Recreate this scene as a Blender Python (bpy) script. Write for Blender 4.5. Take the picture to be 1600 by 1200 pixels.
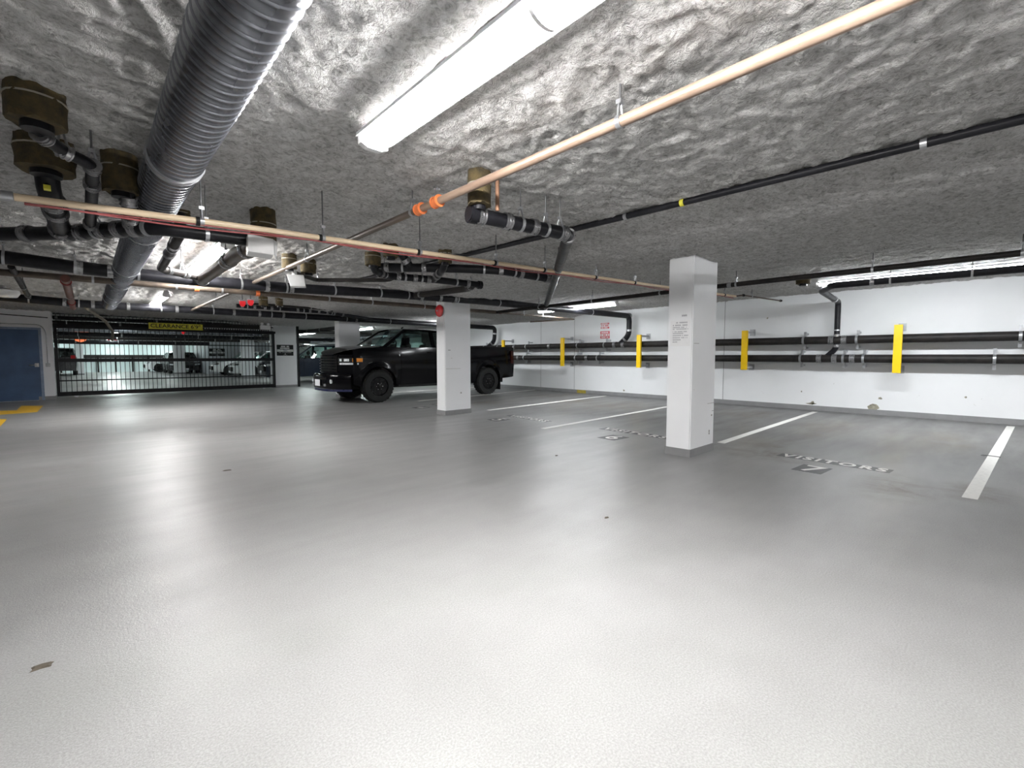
import bpy, bmesh, math, random
import numpy as np
from mathutils import Vector, Matrix
random.seed(7)
C = bpy.context.scene
for o in list(bpy.data.objects):
    bpy.data.objects.remove(o)
col = C.collection
PI = math.pi

# ------------------------------------------------------------------ camera
CAM_Z = 1.18
cam_d = bpy.data.cameras.new('camera'); cam = bpy.data.objects.new('camera', cam_d); col.objects.link(cam)
cam_d.sensor_width = 36.0; cam_d.sensor_fit = 'HORIZONTAL'; cam_d.lens = 712 / 1600 * 36
cam_d.clip_start = 0.02; cam_d.clip_end = 200
cam.location = (0, 0, CAM_Z)
cam.rotation_euler = (math.radians(90 - 3.46), 0, math.radians(-43.05))
C.camera = cam

# ------------------------------------------------------------------ world, exposure
w = bpy.data.worlds.new('world'); C.world = w; w.use_nodes = True
w.node_tree.nodes['Background'].inputs[0].default_value = (0.6, 0.62, 0.65, 1)
w.node_tree.nodes['Background'].inputs[1].default_value = 0.02
vs = C.view_settings
vs.view_transform = 'Standard'; vs.look = 'None'; vs.gamma = 1.0; vs.use_curve_mapping = False
vs.exposure = 2.6
TUBE = 30.0            # emission of the ceiling tubes

# ------------------------------------------------------------------ materials
MATS = {}
def nodes_of(name):
    m = bpy.data.materials.new(name); m.use_nodes = True
    nt = m.node_tree; b = nt.nodes['Principled BSDF']
    return m, nt, b
def ramp(nt, src, stops):
    r = nt.nodes.new('ShaderNodeValToRGB'); e = r.color_ramp.elements
    while len(e) < len(stops): e.new(0.5)
    for i, (p, c) in enumerate(stops):
        e[i].position = p; e[i].color = (*c, 1) if len(c) == 3 else c
    nt.links.new(src, r.inputs[0]); return r.outputs[0]
def noise(nt, vec, scale, detail=4, rough=.55, dist=0):
    n = nt.nodes.new('ShaderNodeTexNoise'); n.inputs['Scale'].default_value = scale
    n.inputs['Detail'].default_value = detail; n.inputs['Roughness'].default_value = rough
    n.inputs['Distortion'].default_value = dist
    if vec is not None: nt.links.new(vec, n.inputs['Vector'])
    return n.outputs['Fac']
def objco(nt, scale=(1, 1, 1), gen='Object'):
    t = nt.nodes.new('ShaderNodeTexCoord'); m = nt.nodes.new('ShaderNodeMapping')
    m.inputs['Scale'].default_value = scale
    nt.links.new(t.outputs[gen], m.inputs['Vector']); return m.outputs['Vector']
def mixc(nt, fac, a, b, mode='MIX'):
    n = nt.nodes.new('ShaderNodeMix'); n.data_type = 'RGBA'; n.blend_type = mode
    for k, v in ((0, fac), (6, a), (7, b)):
        if isinstance(v, (int, float)): n.inputs[k].default_value = v
        elif isinstance(v, tuple): n.inputs[k].default_value = (*v, 1)
        else: nt.links.new(v, n.inputs[k])
    return n.outputs[2]
def math_n(nt, op, a, b=None, clamp=False):
    n = nt.nodes.new('ShaderNodeMath'); n.operation = op; n.use_clamp = clamp
    for i, v in enumerate((a, b)):
        if v is None: continue
        if isinstance(v, (int, float)): n.inputs[i].default_value = v
        else: nt.links.new(v, n.inputs[i])
    return n.outputs[0]
def bump(nt, b, h, strength=.3, dist=.01):
    n = nt.nodes.new('ShaderNodeBump'); n.inputs['Strength'].default_value = strength
    n.inputs['Distance'].default_value = dist
    nt.links.new(h, n.inputs['Height']); nt.links.new(n.outputs[0], b.inputs['Normal'])
def pm(name, c, rough=.5, metal=0., var=.15, scale=12., bmp=0., c2=None, stretch=(1, 1, 1), coat=0., spec=.5):
    """a plain procedural material: a colour that wanders with noise"""
    if name in MATS: return MATS[name]
    m, nt, b = nodes_of(name)
    f = noise(nt, objco(nt, stretch), scale)
    d = c2 or tuple(min(1, x * (1 - var)) for x in c)
    e = c if c2 else tuple(min(1, x * (1 + var)) for x in c)
    nt.links.new(ramp(nt, f, [(.3, d), (.7, e)]), b.inputs['Base Color'])
    nt.links.new(ramp(nt, f, [(.3, (rough * .85,) * 3), (.75, (min(1, rough * 1.15),) * 3)]), b.inputs['Roughness'])
    b.inputs['Metallic'].default_value = metal; b.inputs['Specular IOR Level'].default_value = spec
    if coat: b.inputs['Coat Weight'].default_value = coat; b.inputs['Coat Roughness'].default_value = .06
    if bmp: bump(nt, b, noise(nt, objco(nt, stretch), scale * 5), bmp, .004)
    MATS[name] = m; return m
def emit(name, c, s):
    if name in MATS: return MATS[name]
    m, nt, b = nodes_of(name)
    b.inputs['Base Color'].default_value = (c[0] * .6, c[1] * .6, c[2] * .6, 1)
    b.inputs['Emission Color'].default_value = (*c, 1); b.inputs['Emission Strength'].default_value = s
    MATS[name] = m; return m

def floor_mat():
    m, nt, b = nodes_of('grey floor coating')
    v = objco(nt)
    big = noise(nt, v, .55, 5, .6); mid = noise(nt, v, 2.6, 4); fine = noise(nt, v, 140, 2, .7); grit = noise(nt, v, 45, 3, .7)
    c = ramp(nt, big, [(.3, (.225, .225, .222)), (.7, (.285, .285, .28))])
    c = mixc(nt, .35, c, ramp(nt, mid, [(.35, (.20, .198, .195)), (.65, (.30, .30, .297))]))
    c = mixc(nt, .45, c, ramp(nt, fine, [(.35, (.17, .17, .17)), (.65, (.36, .36, .357))]), 'MIX')
    sx = nt.nodes.new('ShaderNodeSeparateXYZ'); nt.links.new(v, sx.inputs[0])
    stall = math_n(nt, 'MULTIPLY', ramp(nt, math_n(nt, 'DIVIDE', sx.outputs[0], 12.), [(.5, (0, 0, 0)), (.62, (1, 1, 1))]), .8)
    c = mixc(nt, stall, c, (.085, .082, .078))
    # oily wear with its own outline in the parking stalls
    def zone(cx, cy, rx, ry, soft=.5):
        a = math_n(nt, 'DIVIDE', math_n(nt, 'SUBTRACT', sx.outputs[0], cx), rx)
        d = math_n(nt, 'DIVIDE', math_n(nt, 'SUBTRACT', sx.outputs[1], cy), ry)
        r = math_n(nt, 'ADD', math_n(nt, 'MULTIPLY', a, a), math_n(nt, 'MULTIPLY', d, d))
        return math_n(nt, 'SUBTRACT', 1., r, True)
    st = None
    for z in ((8.9, 1.9, 1.6, .5), (8.7, .5, 1.3, .45), (9.9, 3.6, 1.0, .8), (6.6, 2.1, .8, .5), (5.3, .6, .7, .35), (9.4, 6.2, 1.5, .9),
              (10.3, 9.2, 1.2, .7), (7.5, 8.9, 1.4, .4), (5.6, .1, .5, .3), (9.6, 7.6, .9, .6), (6.0, 1.9, .5, .9)):
        q = zone(*z); st = q if st is None else math_n(nt, 'MAXIMUM', st, q)
    smear = noise(nt, objco(nt, (1, .8, 1)), 3.2, 6, .7, .4)
    st = math_n(nt, 'MULTIPLY', st, ramp(nt, smear, [(.38, (0, 0, 0)), (.66, (1, 1, 1))]))
    c = mixc(nt, math_n(nt, 'MULTIPLY', st, .9), c, (.10, .082, .052))
    spots = ramp(nt, noise(nt, v, 5.5, 2, .4), [(.70, (0, 0, 0)), (.74, (1, 1, 1))])
    c = mixc(nt, math_n(nt, 'MULTIPLY', spots, .07), c, (.16, .155, .15))
    nt.links.new(c, b.inputs['Base Color'])
    streak = noise(nt, objco(nt, (.35, 1.6, 1)), 1.8, 5, .6, .2)
    rr = ramp(nt, streak, [(.3, (.285, .285, .285)), (.7, (.44, .44, .44))])
    nt.links.new(rr, b.inputs['Roughness'])
    b.inputs['Specular IOR Level'].default_value = .5
    h = math_n(nt, 'ADD', math_n(nt, 'MULTIPLY', grit, .6), math_n(nt, 'MULTIPLY', fine, .5))
    h = math_n(nt, 'ADD', h, math_n(nt, 'MULTIPLY', streak, 1.2))
    bump(nt, b, h, .32, .006)
    return m
def foam_mat():
    m, nt, b = nodes_of('sprayed fibre insulation')
    v = objco(nt)
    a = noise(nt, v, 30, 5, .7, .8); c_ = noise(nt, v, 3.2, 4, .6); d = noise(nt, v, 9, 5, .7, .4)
    c = ramp(nt, a, [(.36, (.20, .195, .185)), (.5, (.58, .575, .565)), (.66, (.78, .775, .765))])  # fine dark tones follow the bump lows, painting in the shade of pits
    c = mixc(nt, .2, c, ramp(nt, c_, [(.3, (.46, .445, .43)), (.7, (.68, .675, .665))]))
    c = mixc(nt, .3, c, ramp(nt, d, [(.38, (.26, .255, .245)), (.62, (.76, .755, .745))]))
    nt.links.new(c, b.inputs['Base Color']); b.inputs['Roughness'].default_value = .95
    b.inputs['Specular IOR Level'].default_value = .15
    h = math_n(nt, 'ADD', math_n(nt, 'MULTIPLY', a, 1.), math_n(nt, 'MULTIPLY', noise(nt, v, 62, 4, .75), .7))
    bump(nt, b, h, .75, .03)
    return m
def wall_mat(name, c, dirt=(.45, .43, .40), amt=.35):
    m, nt, b = nodes_of(name)
    v = objco(nt)
    base = ramp(nt, noise(nt, v, 1.3, 4), [(.3, tuple(x * .95 for x in c)), (.7, c)])
    sp = ramp(nt, noise(nt, v, 11, 3, .6, .5), [(.70, (0, 0, 0)), (.735, (1, 1, 1))])
    patch = ramp(nt, noise(nt, v, 2.2, 2), [(.45, (0, 0, 0)), (.6, (1, 1, 1))])
    f = math_n(nt, 'MULTIPLY', math_n(nt, 'MULTIPLY', sp, patch), amt)
    nt.links.new(mixc(nt, f, base, dirt), b.inputs['Base Color'])
    b.inputs['Roughness'].default_value = .55
    bump(nt, b, noise(nt, v, 60, 3), .12, .003)
    return m
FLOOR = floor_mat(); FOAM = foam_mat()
WHITE = wall_mat('white wall paint', (.82, .83, .84)); PILLAR = wall_mat('white pillar paint', (.87, .88, .90), amt=.5)
COATUP = pm('grey coating upturn', (.25, .25, .255), .5, var=.1, scale=6, bmp=.2)
LINE = pm('white line paint', (.74, .73, .70), .5, var=.10, scale=30)
STENCIL = pm('dark stencil paint', (.05, .05, .052), .5, var=.25, scale=14)
ARROW = pm('yellow floor paint', (.80, .47, .02), .5, var=.15, scale=12)
IRON = pm('black cast iron', (.012, .012, .015), .38, var=.4, scale=9, bmp=.25, spec=.22)
IRON2 = pm('dusty black iron', (.030, .026, .024), .5, var=.4, scale=7, c2=(.013, .0125, .013), bmp=.2, spec=.22)
STEEL = pm('bare sprinkler steel', (.13, .10, .075), .42, metal=.3, var=.3, scale=8, c2=(.065, .05, .042))
RUST = pm('rust streaked steel', (.42, .31, .235), .36, metal=.3, scale=5, c2=(.17, .11, .08), stretch=(1, .25, 1))
DARKST = pm('weathered dark steel', (.17, .13, .10), .4, metal=.3, scale=6, c2=(.07, .055, .045), stretch=(1, .25, 1))
REDPIPE = pm('red brown primer', (.15, .055, .04), .5, var=.3)
GALV = pm('galvanised steel', (.48, .49, .51), .33, metal=.85, var=.15, scale=25)
DUCT = pm('spiral duct metal', (.26, .27, .30), .27, metal=.9, var=.14, scale=4, stretch=(1, .2, 1))
BAND = pm('stainless band', (.34, .34, .35), .3, metal=.85, var=.12, scale=40)
ROD = pm('threaded rod', (.16, .16, .165), .45, metal=.7, var=.2)
CREAM = pm('cream plastic pipe', (.78, .62, .43), .4, var=.08, scale=5)
REDWIRE = pm('red cable', (.36, .085, .085), .5, var=.15)
ORANGE = pm('orange fitting', (.75, .20, .06), .5, var=.2)
WOOL = pm('brown mineral wool', (.115, .085, .036), .95, scale=18, c2=(.035, .026, .013), bmp=.8)
YELLOW = pm('yellow guard paint', (.86, .55, .0), .4, var=.06, scale=10)
BLACKP = pm('black powder coat', (.012, .012, .014), .4, var=.2, spec=.22)
DOORBLUE = pm('blue door paint', (.055, .105, .21), .42, var=.2, scale=2)
SIGNY = pm('yellow sign face', (.72, .66, .06), .5, var=.08, scale=6)
INK = pm('black ink', (.015, .015, .015), .5, var=.1, spec=.22)
INKW = pm('white ink', (.85, .85, .85), .5, var=.05)
INKG = pm('grey ink', (.42, .42, .45), .6, var=.05)
INKR = pm('red ink', (.62, .07, .10), .5, var=.08)
PAPER = pm('white paper', (.82, .82, .83), .7, var=.03)
BELL = pm('red enamel', (.62, .015, .02), .22, var=.1, coat=.5)
GREYMETAL = pm('grey painted metal', (.42, .43, .45), .4, metal=.3)
PLASTW = pm('white plastic', (.80, .80, .80), .4, var=.05)
LIGHT = emit('tube glow', (1., .985, .97), TUBE * .86)
LIGHTW = emit('wall row tube glow', (.94, .975, 1.), TUBE * .72)
LIGHTDIM = emit('far tube glow', (.88, 1., .98), TUBE * .42)
TRUCKP = pm('black truck paint', (.0035, .0035, .0045), .14, var=.1, coat=.1, spec=.14)
TRIM = pm('black trim plastic', (.006, .006, .006), .5, var=.2, spec=.22)
TYRE = pm('tyre rubber', (.02, .021, .021), .8, var=.3, scale=20, spec=.22)
RIM = pm('black rim', (.003, .003, .0035), .3, var=.2, spec=.2)
CHROME = pm('bright metal', (.75, .75, .77), .15, metal=1., var=.05)
SEAT = pm('dark seat fabric', (.025, .022, .022), .8, spec=.22)
AMBER = pm('amber lens', (.75, .25, .01), .2, var=.1, coat=.6)
TAILRED = pm('dark red lens', (.035, .002, .004), .2, coat=.6)
LENS = pm('headlight lens', (.72, .76, .80), .2, metal=0., var=.3, scale=22)
PLATE = pm('licence plate', (.80, .82, .85), .4, var=.05)
NAVY = pm('dark navy paint', (.012, .018, .032), .2, var=.1, coat=.3, spec=.3)
WHITEP = pm('white car paint', (.75, .77, .78), .25, var=.03, coat=.6)
REDP = pm('dark red car paint', (.20, .015, .012), .25, coat=.6)
GREYP = pm('dark grey car paint', (.05, .05, .055), .25, coat=.6)
def glass_mat(name, tint, thru):
    m, nt, b = nodes_of(name)
    out = nt.nodes['Material Output']
    t = nt.nodes.new('ShaderNodeBsdfTransparent'); t.inputs[0].default_value = (*tint, 1)
    g = nt.nodes.new('ShaderNodeBsdfGlossy'); g.inputs['Roughness'].default_value = .03
    fr = nt.nodes.new('ShaderNodeFresnel'); fr.inputs[0].default_value = 1.5
    mx = nt.nodes.new('ShaderNodeMixShader')
    nt.links.new(fr.outputs[0], mx.inputs[0]); nt.links.new(t.outputs[0], mx.inputs[1]); nt.links.new(g.outputs[0], mx.inputs[2])
    nt.links.new(mx.outputs[0], out.inputs[0]); return m
GLASS = glass_mat('tinted window glass', (.80, .90, .88), 1)
GLASSD = glass_mat('dark window glass', (.35, .40, .42), 1)

# ------------------------------------------------------------------ mesh helpers
class MB:
    def __init__(s): s.v = []; s.f = []
    def add(s, vs, fs):
        n = len(s.v); s.v += [tuple(p) for p in vs]; s.f += [tuple(i + n for i in f) for f in fs]; return s
    def box(s, x0, x1, y0, y1, z0, z1):
        v = [(x, y, z) for z in (z0, z1) for y in (y0, y1) for x in (x0, x1)]
        return s.add(v, [(0, 2, 3, 1), (4, 5, 7, 6), (0, 1, 5, 4), (2, 6, 7, 3), (0, 4, 6, 2), (1, 3, 7, 5)])
    def prism(s, poly, z0, z1, axis='z'):
        n = len(poly)
        def P(a, b, c): return {'z': (a, b, c), 'y': (a, c, b), 'x': (c, a, b)}[axis]
        v = [P(a, b, z0) for a, b in poly] + [P(a, b, z1) for a, b in poly]
        return s.add(v, [tuple(range(n))[::-1], tuple(range(n, 2 * n))] + [(i, (i + 1) % n, n + (i + 1) % n, n + i) for i in range(n)])
    def hexa(s, b, t):
        """closed solid between two polygons with the same number of points"""
        n = len(b)
        return s.add(list(b) + list(t), [tuple(range(n))[::-1], tuple(range(n, 2 * n))] + [(i, (i + 1) % n, n + (i + 1) % n, n + i) for i in range(n)])
    def tube(s, pts, r, seg=12, cap=True):
        pts = [Vector(p) for p in pts]; n = len(pts)
        rr = r if isinstance(r, (list, tuple)) else [r] * n
        base = len(s.v); up = None; rings = []
        for i, p in enumerate(pts):
            t = (pts[min(i + 1, n - 1)] - pts[max(i - 1, 0)]).normalized()
            if up is None:
                up = Vector((0, 0, 1)) if abs(t.z) < .9 else Vector((0, 1, 0))
            a = t.cross(up).normalized(); b = a.cross(t).normalized(); up = b
            rings.append([p + (a * math.cos(2 * PI * k / seg) + b * math.sin(2 * PI * k / seg)) * rr[i] for k in range(seg)])
        v = [q for rg in rings for q in rg]
        f = [(i * seg + k, i * seg + (k + 1) % seg, (i + 1) * seg + (k + 1) % seg, (i + 1) * seg + k) for i in range(n - 1) for k in range(seg)]
        if cap: f += [tuple(range(seg))[::-1], tuple((n - 1) * seg + k for k in range(seg))]
        return s.add(v, f)
    def lathe(s, prof, origin, axis='z', seg=24, phase=0, caps=True):
        """prof: (radius, height) pairs turned about an axis through origin"""
        v = []; ox, oy, oz = origin
        for r, h in prof:
            for k in range(seg):
                c, d = r * math.cos(2 * PI * k / seg + phase), r * math.sin(2 * PI * k / seg + phase)
                v.append({'z': (ox + c, oy + d, oz + h), 'y': (ox + c, oy + h, oz + d), 'x': (ox + h, oy + c, oz + d)}[axis])
        n = len(prof)
        f = [(i * seg + k, i * seg + (k + 1) % seg, (i + 1) * seg + (k + 1) % seg, (i + 1) * seg + k) for i in range(n - 1) for k in range(seg)]
        if caps: f += [tuple(range(seg))[::-1], tuple((n - 1) * seg + k for k in range(seg))]
        return s.add(v, f)
    def grid(s, rows):
        """rows of equally many points"""
        m = len(rows[0]); v = [p for r in rows for p in r]
        return s.add(v, [(i * m + k, i * m + k + 1, (i + 1) * m + k + 1, (i + 1) * m + k) for i in range(len(rows) - 1) for k in range(m - 1)])
    def build(s, name, mat, parent=None, smooth=None, bevel=0):
        me = bpy.data.meshes.new(name); me.from_pydata(s.v, [], s.f); me.update()
        bm = bmesh.new(); bm.from_mesh(me); bmesh.ops.recalc_face_normals(bm, faces=bm.faces)
        if bevel: bmesh.ops.bevel(bm, geom=list(bm.edges), offset=bevel, segments=2, affect='EDGES', clamp_overlap=True)
        bm.to_mesh(me); bm.free()
        if smooth is not None:
            me.shade_smooth(); me.set_sharp_from_angle(angle=math.radians(smooth))
        me.materials.append(mat)
        o = bpy.data.objects.new(name, me); col.objects.link(o)
        if parent is not None: o.parent = parent
        return o
def tag(o, label=None, cat=None, group=None, kind=None):
    for k, v in (('label', label), ('category', cat), ('group', group), ('kind', kind)):
        if v: o[k] = v
    return o
def empty(name, loc=(0, 0, 0), rz=0):
    o = bpy.data.objects.new(name, None); o.location = loc; o.rotation_euler = (0, 0, rz); o.empty_display_size = .1
    col.objects.link(o); return o
def copy_tree(o, parent=None):
    c = o.copy(); col.objects.link(c)
    if parent is not None: c.parent = parent
    for ch in [x for x in bpy.data.objects if x.parent == o]: copy_tree(ch, c)
    return c
def text_mb(s, size, extr=.0015, bold=0.0, align='CENTER', gap=1.):
    cu = bpy.data.curves.new('lettering', 'FONT'); cu.body = s; cu.size = size; cu.extrude = extr; cu.offset = bold
    cu.align_x = align; cu.space_character = gap; cu.align_y = 'CENTER'; cu.resolution_u = 3
    o = bpy.data.objects.new('lettering', cu); col.objects.link(o)
    bpy.context.view_layer.update()
    dg = bpy.context.evaluated_depsgraph_get(); me = bpy.data.meshes.new_from_object(o.evaluated_get(dg))
    v = [tuple(x.co) for x in me.vertices]; f = [tuple(p.vertices) for p in me.polygons]
    bpy.data.objects.remove(o); bpy.data.curves.remove(cu); bpy.data.meshes.remove(me)
    return v, f
def letters(name, s, size, origin, right, up, mat, parent, wide=1., bold=0., extr=.0015, gap=1.):
    """lettering laid on the plane through origin spanned by right and up"""
    v, f = text_mb(s, size, extr, bold, 'CENTER', gap)
    R_, U_ = Vector(right), Vector(up); N = R_.cross(U_); O_ = Vector(origin)
    mb = MB(); mb.add([O_ + R_ * (p[0] * wide) + U_ * p[1] + N * p[2] for p in v], f)
    return mb.build(name, mat, parent)
def glyph_bars(mb, x0, x1, z, h, rnd, place, gap=.25):
    """a line of print too small to read: blocks the size of its letters"""
    x = x0
    while x < x1:
        wd = h * rnd.uniform(.45, .8)
        if rnd.random() > .12:
            mb.add(*place(x, min(x + wd, x1), z - h / 2, z + h / 2))
        x += wd + h * gap

# ------------------------------------------------------------------ value noise for the foam
def vnoise(x, y, seed):
    rs = np.random.RandomState(seed); T = rs.rand(256, 256)
    xi = np.floor(x).astype(int); yi = np.floor(y).astype(int); fx = x - xi; fy = y - yi
    fx = fx * fx * (3 - 2 * fx); fy = fy * fy * (3 - 2 * fy)
    g = lambda a, b: T[a & 255, b & 255]
    return (g(xi, yi) * (1 - fx) + g(xi + 1, yi) * fx) * (1 - fy) + (g(xi, yi + 1) * (1 - fx) + g(xi + 1, yi + 1) * fx) * fy
def ceil_base(x, y):
    """underside of the slab's insulation: level over the drive, rising a little toward the right wall"""
    t = np.clip((y - 8.6) / 1.4, 0, 1); t = t * t * (3 - 2 * t)
    sm = lambda q: np.clip(q, 0, 1) ** 2 * (3 - 2 * np.clip(q, 0, 1))
    roll = .075 * sm((x - 3.65) / .9) * (1 - sm((x - 5.2) / 3.2))        # a swelling of the foam beside the black conduit
    return 2.43 - roll + .0228 * np.clip(x - 5.5, 0, 7) * (1 - t)
def foam_h(x, y):
    wx = x + .12 * vnoise(x * 4, y * 4, 5); wy = y + .12 * vnoise(x * 4 + 9, y * 4, 6)
    h = np.zeros_like(x)
    for s, a, sd in ((1.0, .008, 11), (3.1, .007, 1), (5.6, .009, 2), (11., .012, 3), (22., .012, 4)):
        n = vnoise(wx * s * .8, wy * s, sd)
        h += a * (1 - np.abs(2 * n - 1) * 1.4)
    return h
def ceil_z(x, y):
    x = np.array([float(x)]); y = np.array([float(y)])
    return float(ceil_base(x, y)[0])

# ================================================================== THE SETTING
WX = 11.65; YB = 46.0
fl = MB().box(-8, WX + .2, -8, YB + .2, -.2, 0).build('floor', FLOOR); tag(fl, kind='structure')
xs = np.concatenate([np.arange(-8, -2, .5), np.arange(-2, 4.2, .021), np.arange(4.2, WX, .042), [WX + .1]])
ys = np.concatenate([np.arange(-8, -.3, .5), np.arange(-.3, 5., .021), np.arange(5., 10, .042), np.arange(10, 19, .11), np.arange(19, YB + .6, .6)])
X, Y = np.meshgrid(xs, ys, indexing='ij')
Z = ceil_base(X, Y) - foam_h(X, Y)
nx, ny = len(xs), len(ys)
me = bpy.data.meshes.new('ceiling'); co = np.stack([X, Y, Z], -1).reshape(-1, 3)
me.vertices.add(len(co)); me.vertices.foreach_set('co', co.ravel())
ii = (np.arange(nx - 1)[:, None] * ny + np.arange(ny - 1)[None, :]).ravel()
quads = np.stack([ii, ii + 1, ii + ny + 1, ii + ny], -1)
me.loops.add(quads.size); me.loops.foreach_set('vertex_index', quads.ravel())
me.polygons.add(len(quads)); me.polygons.foreach_set('loop_start', np.arange(0, quads.size, 4))
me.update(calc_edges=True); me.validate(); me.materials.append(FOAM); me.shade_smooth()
ce = bpy.data.objects.new('ceiling', me); col.objects.link(ce); tag(ce, kind='structure')
sl = MB().box(-8, WX + .2, -8, YB + .2, 2.75, 2.95).build('concrete_slab', COATUP, ce)

def wall(name, x0, x1, y0, y1, mat=WHITE, z1=2.75):
    return tag(MB().box(x0, x1, y0, y1, 0, z1).build(name, mat), kind='structure')
wr = wall('wall_right', WX, WX + .2, -8, YB)
for y in (4.72, 9.49, 10.99, 16.3):
    MB().box(WX - .002, WX + .01, y - .006, y + .006, .105, 2.6).build('wall_joint', COATUP, wr)
wall('wall_far', -8, WX, YB, YB + .2, wall_mat('pale green wall paint', (.66, .76, .76)))
wall('wall_rear', -8, WX, -8.2, -8); wall('wall_left', -8.2, -8, -8, YB)
dw = wall('wall_door', -8, -.64, 17.6, 18.15, wall_mat('grey white wall paint', (.84, .84, .87)))
def upturn(name, x0, x1, y0, y1, z=.105):
    return tag(MB().box(x0, x1, y0, y1, 0, z).build(name, COATUP), kind='structure')
upturn('baseboard_right', WX - .012, WX, -8, YB); upturn('baseboard_door', -.96, -.628, 17.588, 18.16)
# chipped spots and anchor holes on the right wall
CHIP = pm('bare concrete chip', (.30, .28, .22), .9, var=.4, scale=30)
def blob(mb, y, z, ry, rz, seed):
    rnd = random.Random(seed); n = 9
    p = [(y + ry * math.cos(2 * PI * k / n) * rnd.uniform(.6, 1.2), z + rz * math.sin(2 * PI * k / n) * rnd.uniform(.6, 1.2)) for k in range(n)]
    mb.prism(p, WX - .0025, WX + .004, 'x')
for i, (y, z, ry, rz) in enumerate([(1.72, .16, .09, .075), (2.78, .16, .04, .045), (2.8, .145, .1, .02), (1.62, .34, .035, .03), (3.75, 2.07, .02, .02), (7.6, .17, .03, .03), (.4, .44, .02, .02), (3.0, .4, .018, .02), (1.0, 1.2, .02, .015)]):
    mb = MB(); blob(mb, y, z, ry, rz, i); mb.build('paint_chip', CHIP, wr)
MB().box(WX - .016, WX - .008, 9.0, 9.36, .0, .1).build('yellow_stain', pm('ochre stain', (.42, .33, .05), .7, var=.3, scale=20), wr)

# --- pillars
def pillar(x0, x1, y0, y1, label, z1=2.7):
    p = MB().box(x0, x1, y0, y1, 0, z1).build('pillar', PILLAR, bevel=.012); tag(p, label, None, None, 'structure')
    MB().box(x0 - .006, x1 + .006, y0 - .006, y1 + .006, 0, .092).build('coated_foot', COATUP, p)
    return p
p1 = pillar(5.11, 5.745, 2.43, 2.735, 'white square concrete pillar nearest the camera, with a paper notice on its narrow side')
p2 = pillar(5.225, 5.87, 7.545, 7.845, 'white concrete pillar in front of the black pickup, with a red bell on top')
pillar(5.30, 5.93, 12.9, 13.2, 'pale pillar rising behind the hood of the black pickup')
pillar(5.12, 5.98, 18.62, 18.95, 'white pillar at the right end of the gate carrying a black sign')
pillar(6.12, 6.72, 27.7, 28.0, 'white pillar beyond the gate hiding part of a white car')
pillar(4.35, 4.95, 38, 38.3, 'distant pillar seen through the middle of the gate')
pillar(-.45, -.1, 40, 40.3, 'distant pillar seen through the left end of the gate')
tag(MB().box(6.02, WX, 36.4, 41.5, 0, 2.75).build('wall_stairwell', wall_mat('stairwell wall paint', (.62, .66, .70))), kind='structure')
# scuffs on the pillars
SCUFF = pm('grey scuff', (.36, .35, .34), .8, var=.3)
for (x0, x1, z, dz, yy, par) in [(5.25, 5.60, .93, .006, 7.545, p2), (5.55, 5.735, .60, .005, 2.43, p1), (5.15, 5.28, 1.33, .005, 2.43, p1), (5.3, 5.36, 1.30, .012, 7.545, p2), (5.6, 5.63, .42, .03, 7.545, p2), (5.66, 5.69, .44, .02, 2.43, p1), (5.68, 5.74, .5, .006, 2.43, p1)]:
    MB().box(x0, x1, yy - .0015, yy + .002, z, z + dz).build('scuff', SCUFF, par)
for k in range(6):
    MB().box(5.60 + .012 * (k % 3), 5.608 + .012 * (k % 3), 2.4285, 2.432, .215 + .03 * (k // 3), .24 + .03 * (k // 3)).build('scuff', SCUFF, p1)

# --- painted floor markings (paint belongs to the floor)
def strip(a, b, wd, name='parking_line', mat=LINE, z=.0025, cut=None):
    a, b = Vector((*a, 0)), Vector((*b, 0)); d = (b - a).normalized(); n = Vector((-d.y, d.x, 0)) * wd / 2
    mb = MB(); mb.prism([(p.x, p.y) for p in (a + n, a - n, b - n, b + n)], -.002, z)
    return mb.build(name, mat, fl)
strip((11.38, -.17), (5.33, .125), .095); strip((11.33, 2.65), (6.30, 2.56), .10); strip((11.33, 5.36), (5.42, 5.06), .10)
strip((11.33, 8.03), (6.42, 7.63), .11); strip((11.55, 11.18), (6.4, 10.50), .11)
strip((11.55, 13.75), (6.6, 13.5), .11)
MB().prism([(7.76, -.05), (7.81, -.05), (7.84, .08), (7.79, .09)], -.002, .004).build('floor_crack', STENCIL, fl)
MB().prism([(7.75, .08), (7.83, .07), (7.84, .10), (7.76, .11)], -.002, .003).build('floor_crack', STENCIL, fl)
def decal(cx, cy, ang, w_, h_, text, size, wide=1., bold=.0, name='stall_lettering'):
    """a dark stencil panel with pale characters; text runs toward -y, its top toward the wall"""
    r = Vector((math.sin(ang), -math.cos(ang), 0)); u = Vector((math.cos(ang), math.sin(ang), 0)); c = Vector((cx, cy, 0))
    mb = MB(); q = [c + r * sx * w_ / 2 + u * sy * h_ / 2 for sx, sy in ((-1, -1), (1, -1), (1, 1), (-1, 1))]
    mb.prism([(p.x, p.y) for p in q], -.002, .002); d = mb.build('stencil_panel' if name == 'stall_lettering' else 'number_panel', STENCIL, fl)
    letters(name, text, size, c + Vector((0, 0, .0022)), r, u, LINE, d, wide, bold, .0008, 1.3 if len(text) > 1 else 1.)
a7 = math.radians(-4)
decal(6.03, 1.24, a7, 1.06, .19, 'VISITORS', .225, .86, .007); decal(5.52, 1.30, a7, .27, .36, '7', .42, .95, .004, 'stall_number')
decal(6.14, 3.82, a7, 1.22, .19, 'VISITORS', .225, .98, .007); decal(5.57, 3.80, a7, .30, .36, '6', .42, 1., .004, 'stall_number')
decal(6.12, 6.10, a7, 1.15, .18, 'VISITORS', .21, .95, .006); decal(5.60, 6.36, a7, .28, .34, '5', .40, 1., .004, 'stall_number')
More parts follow.
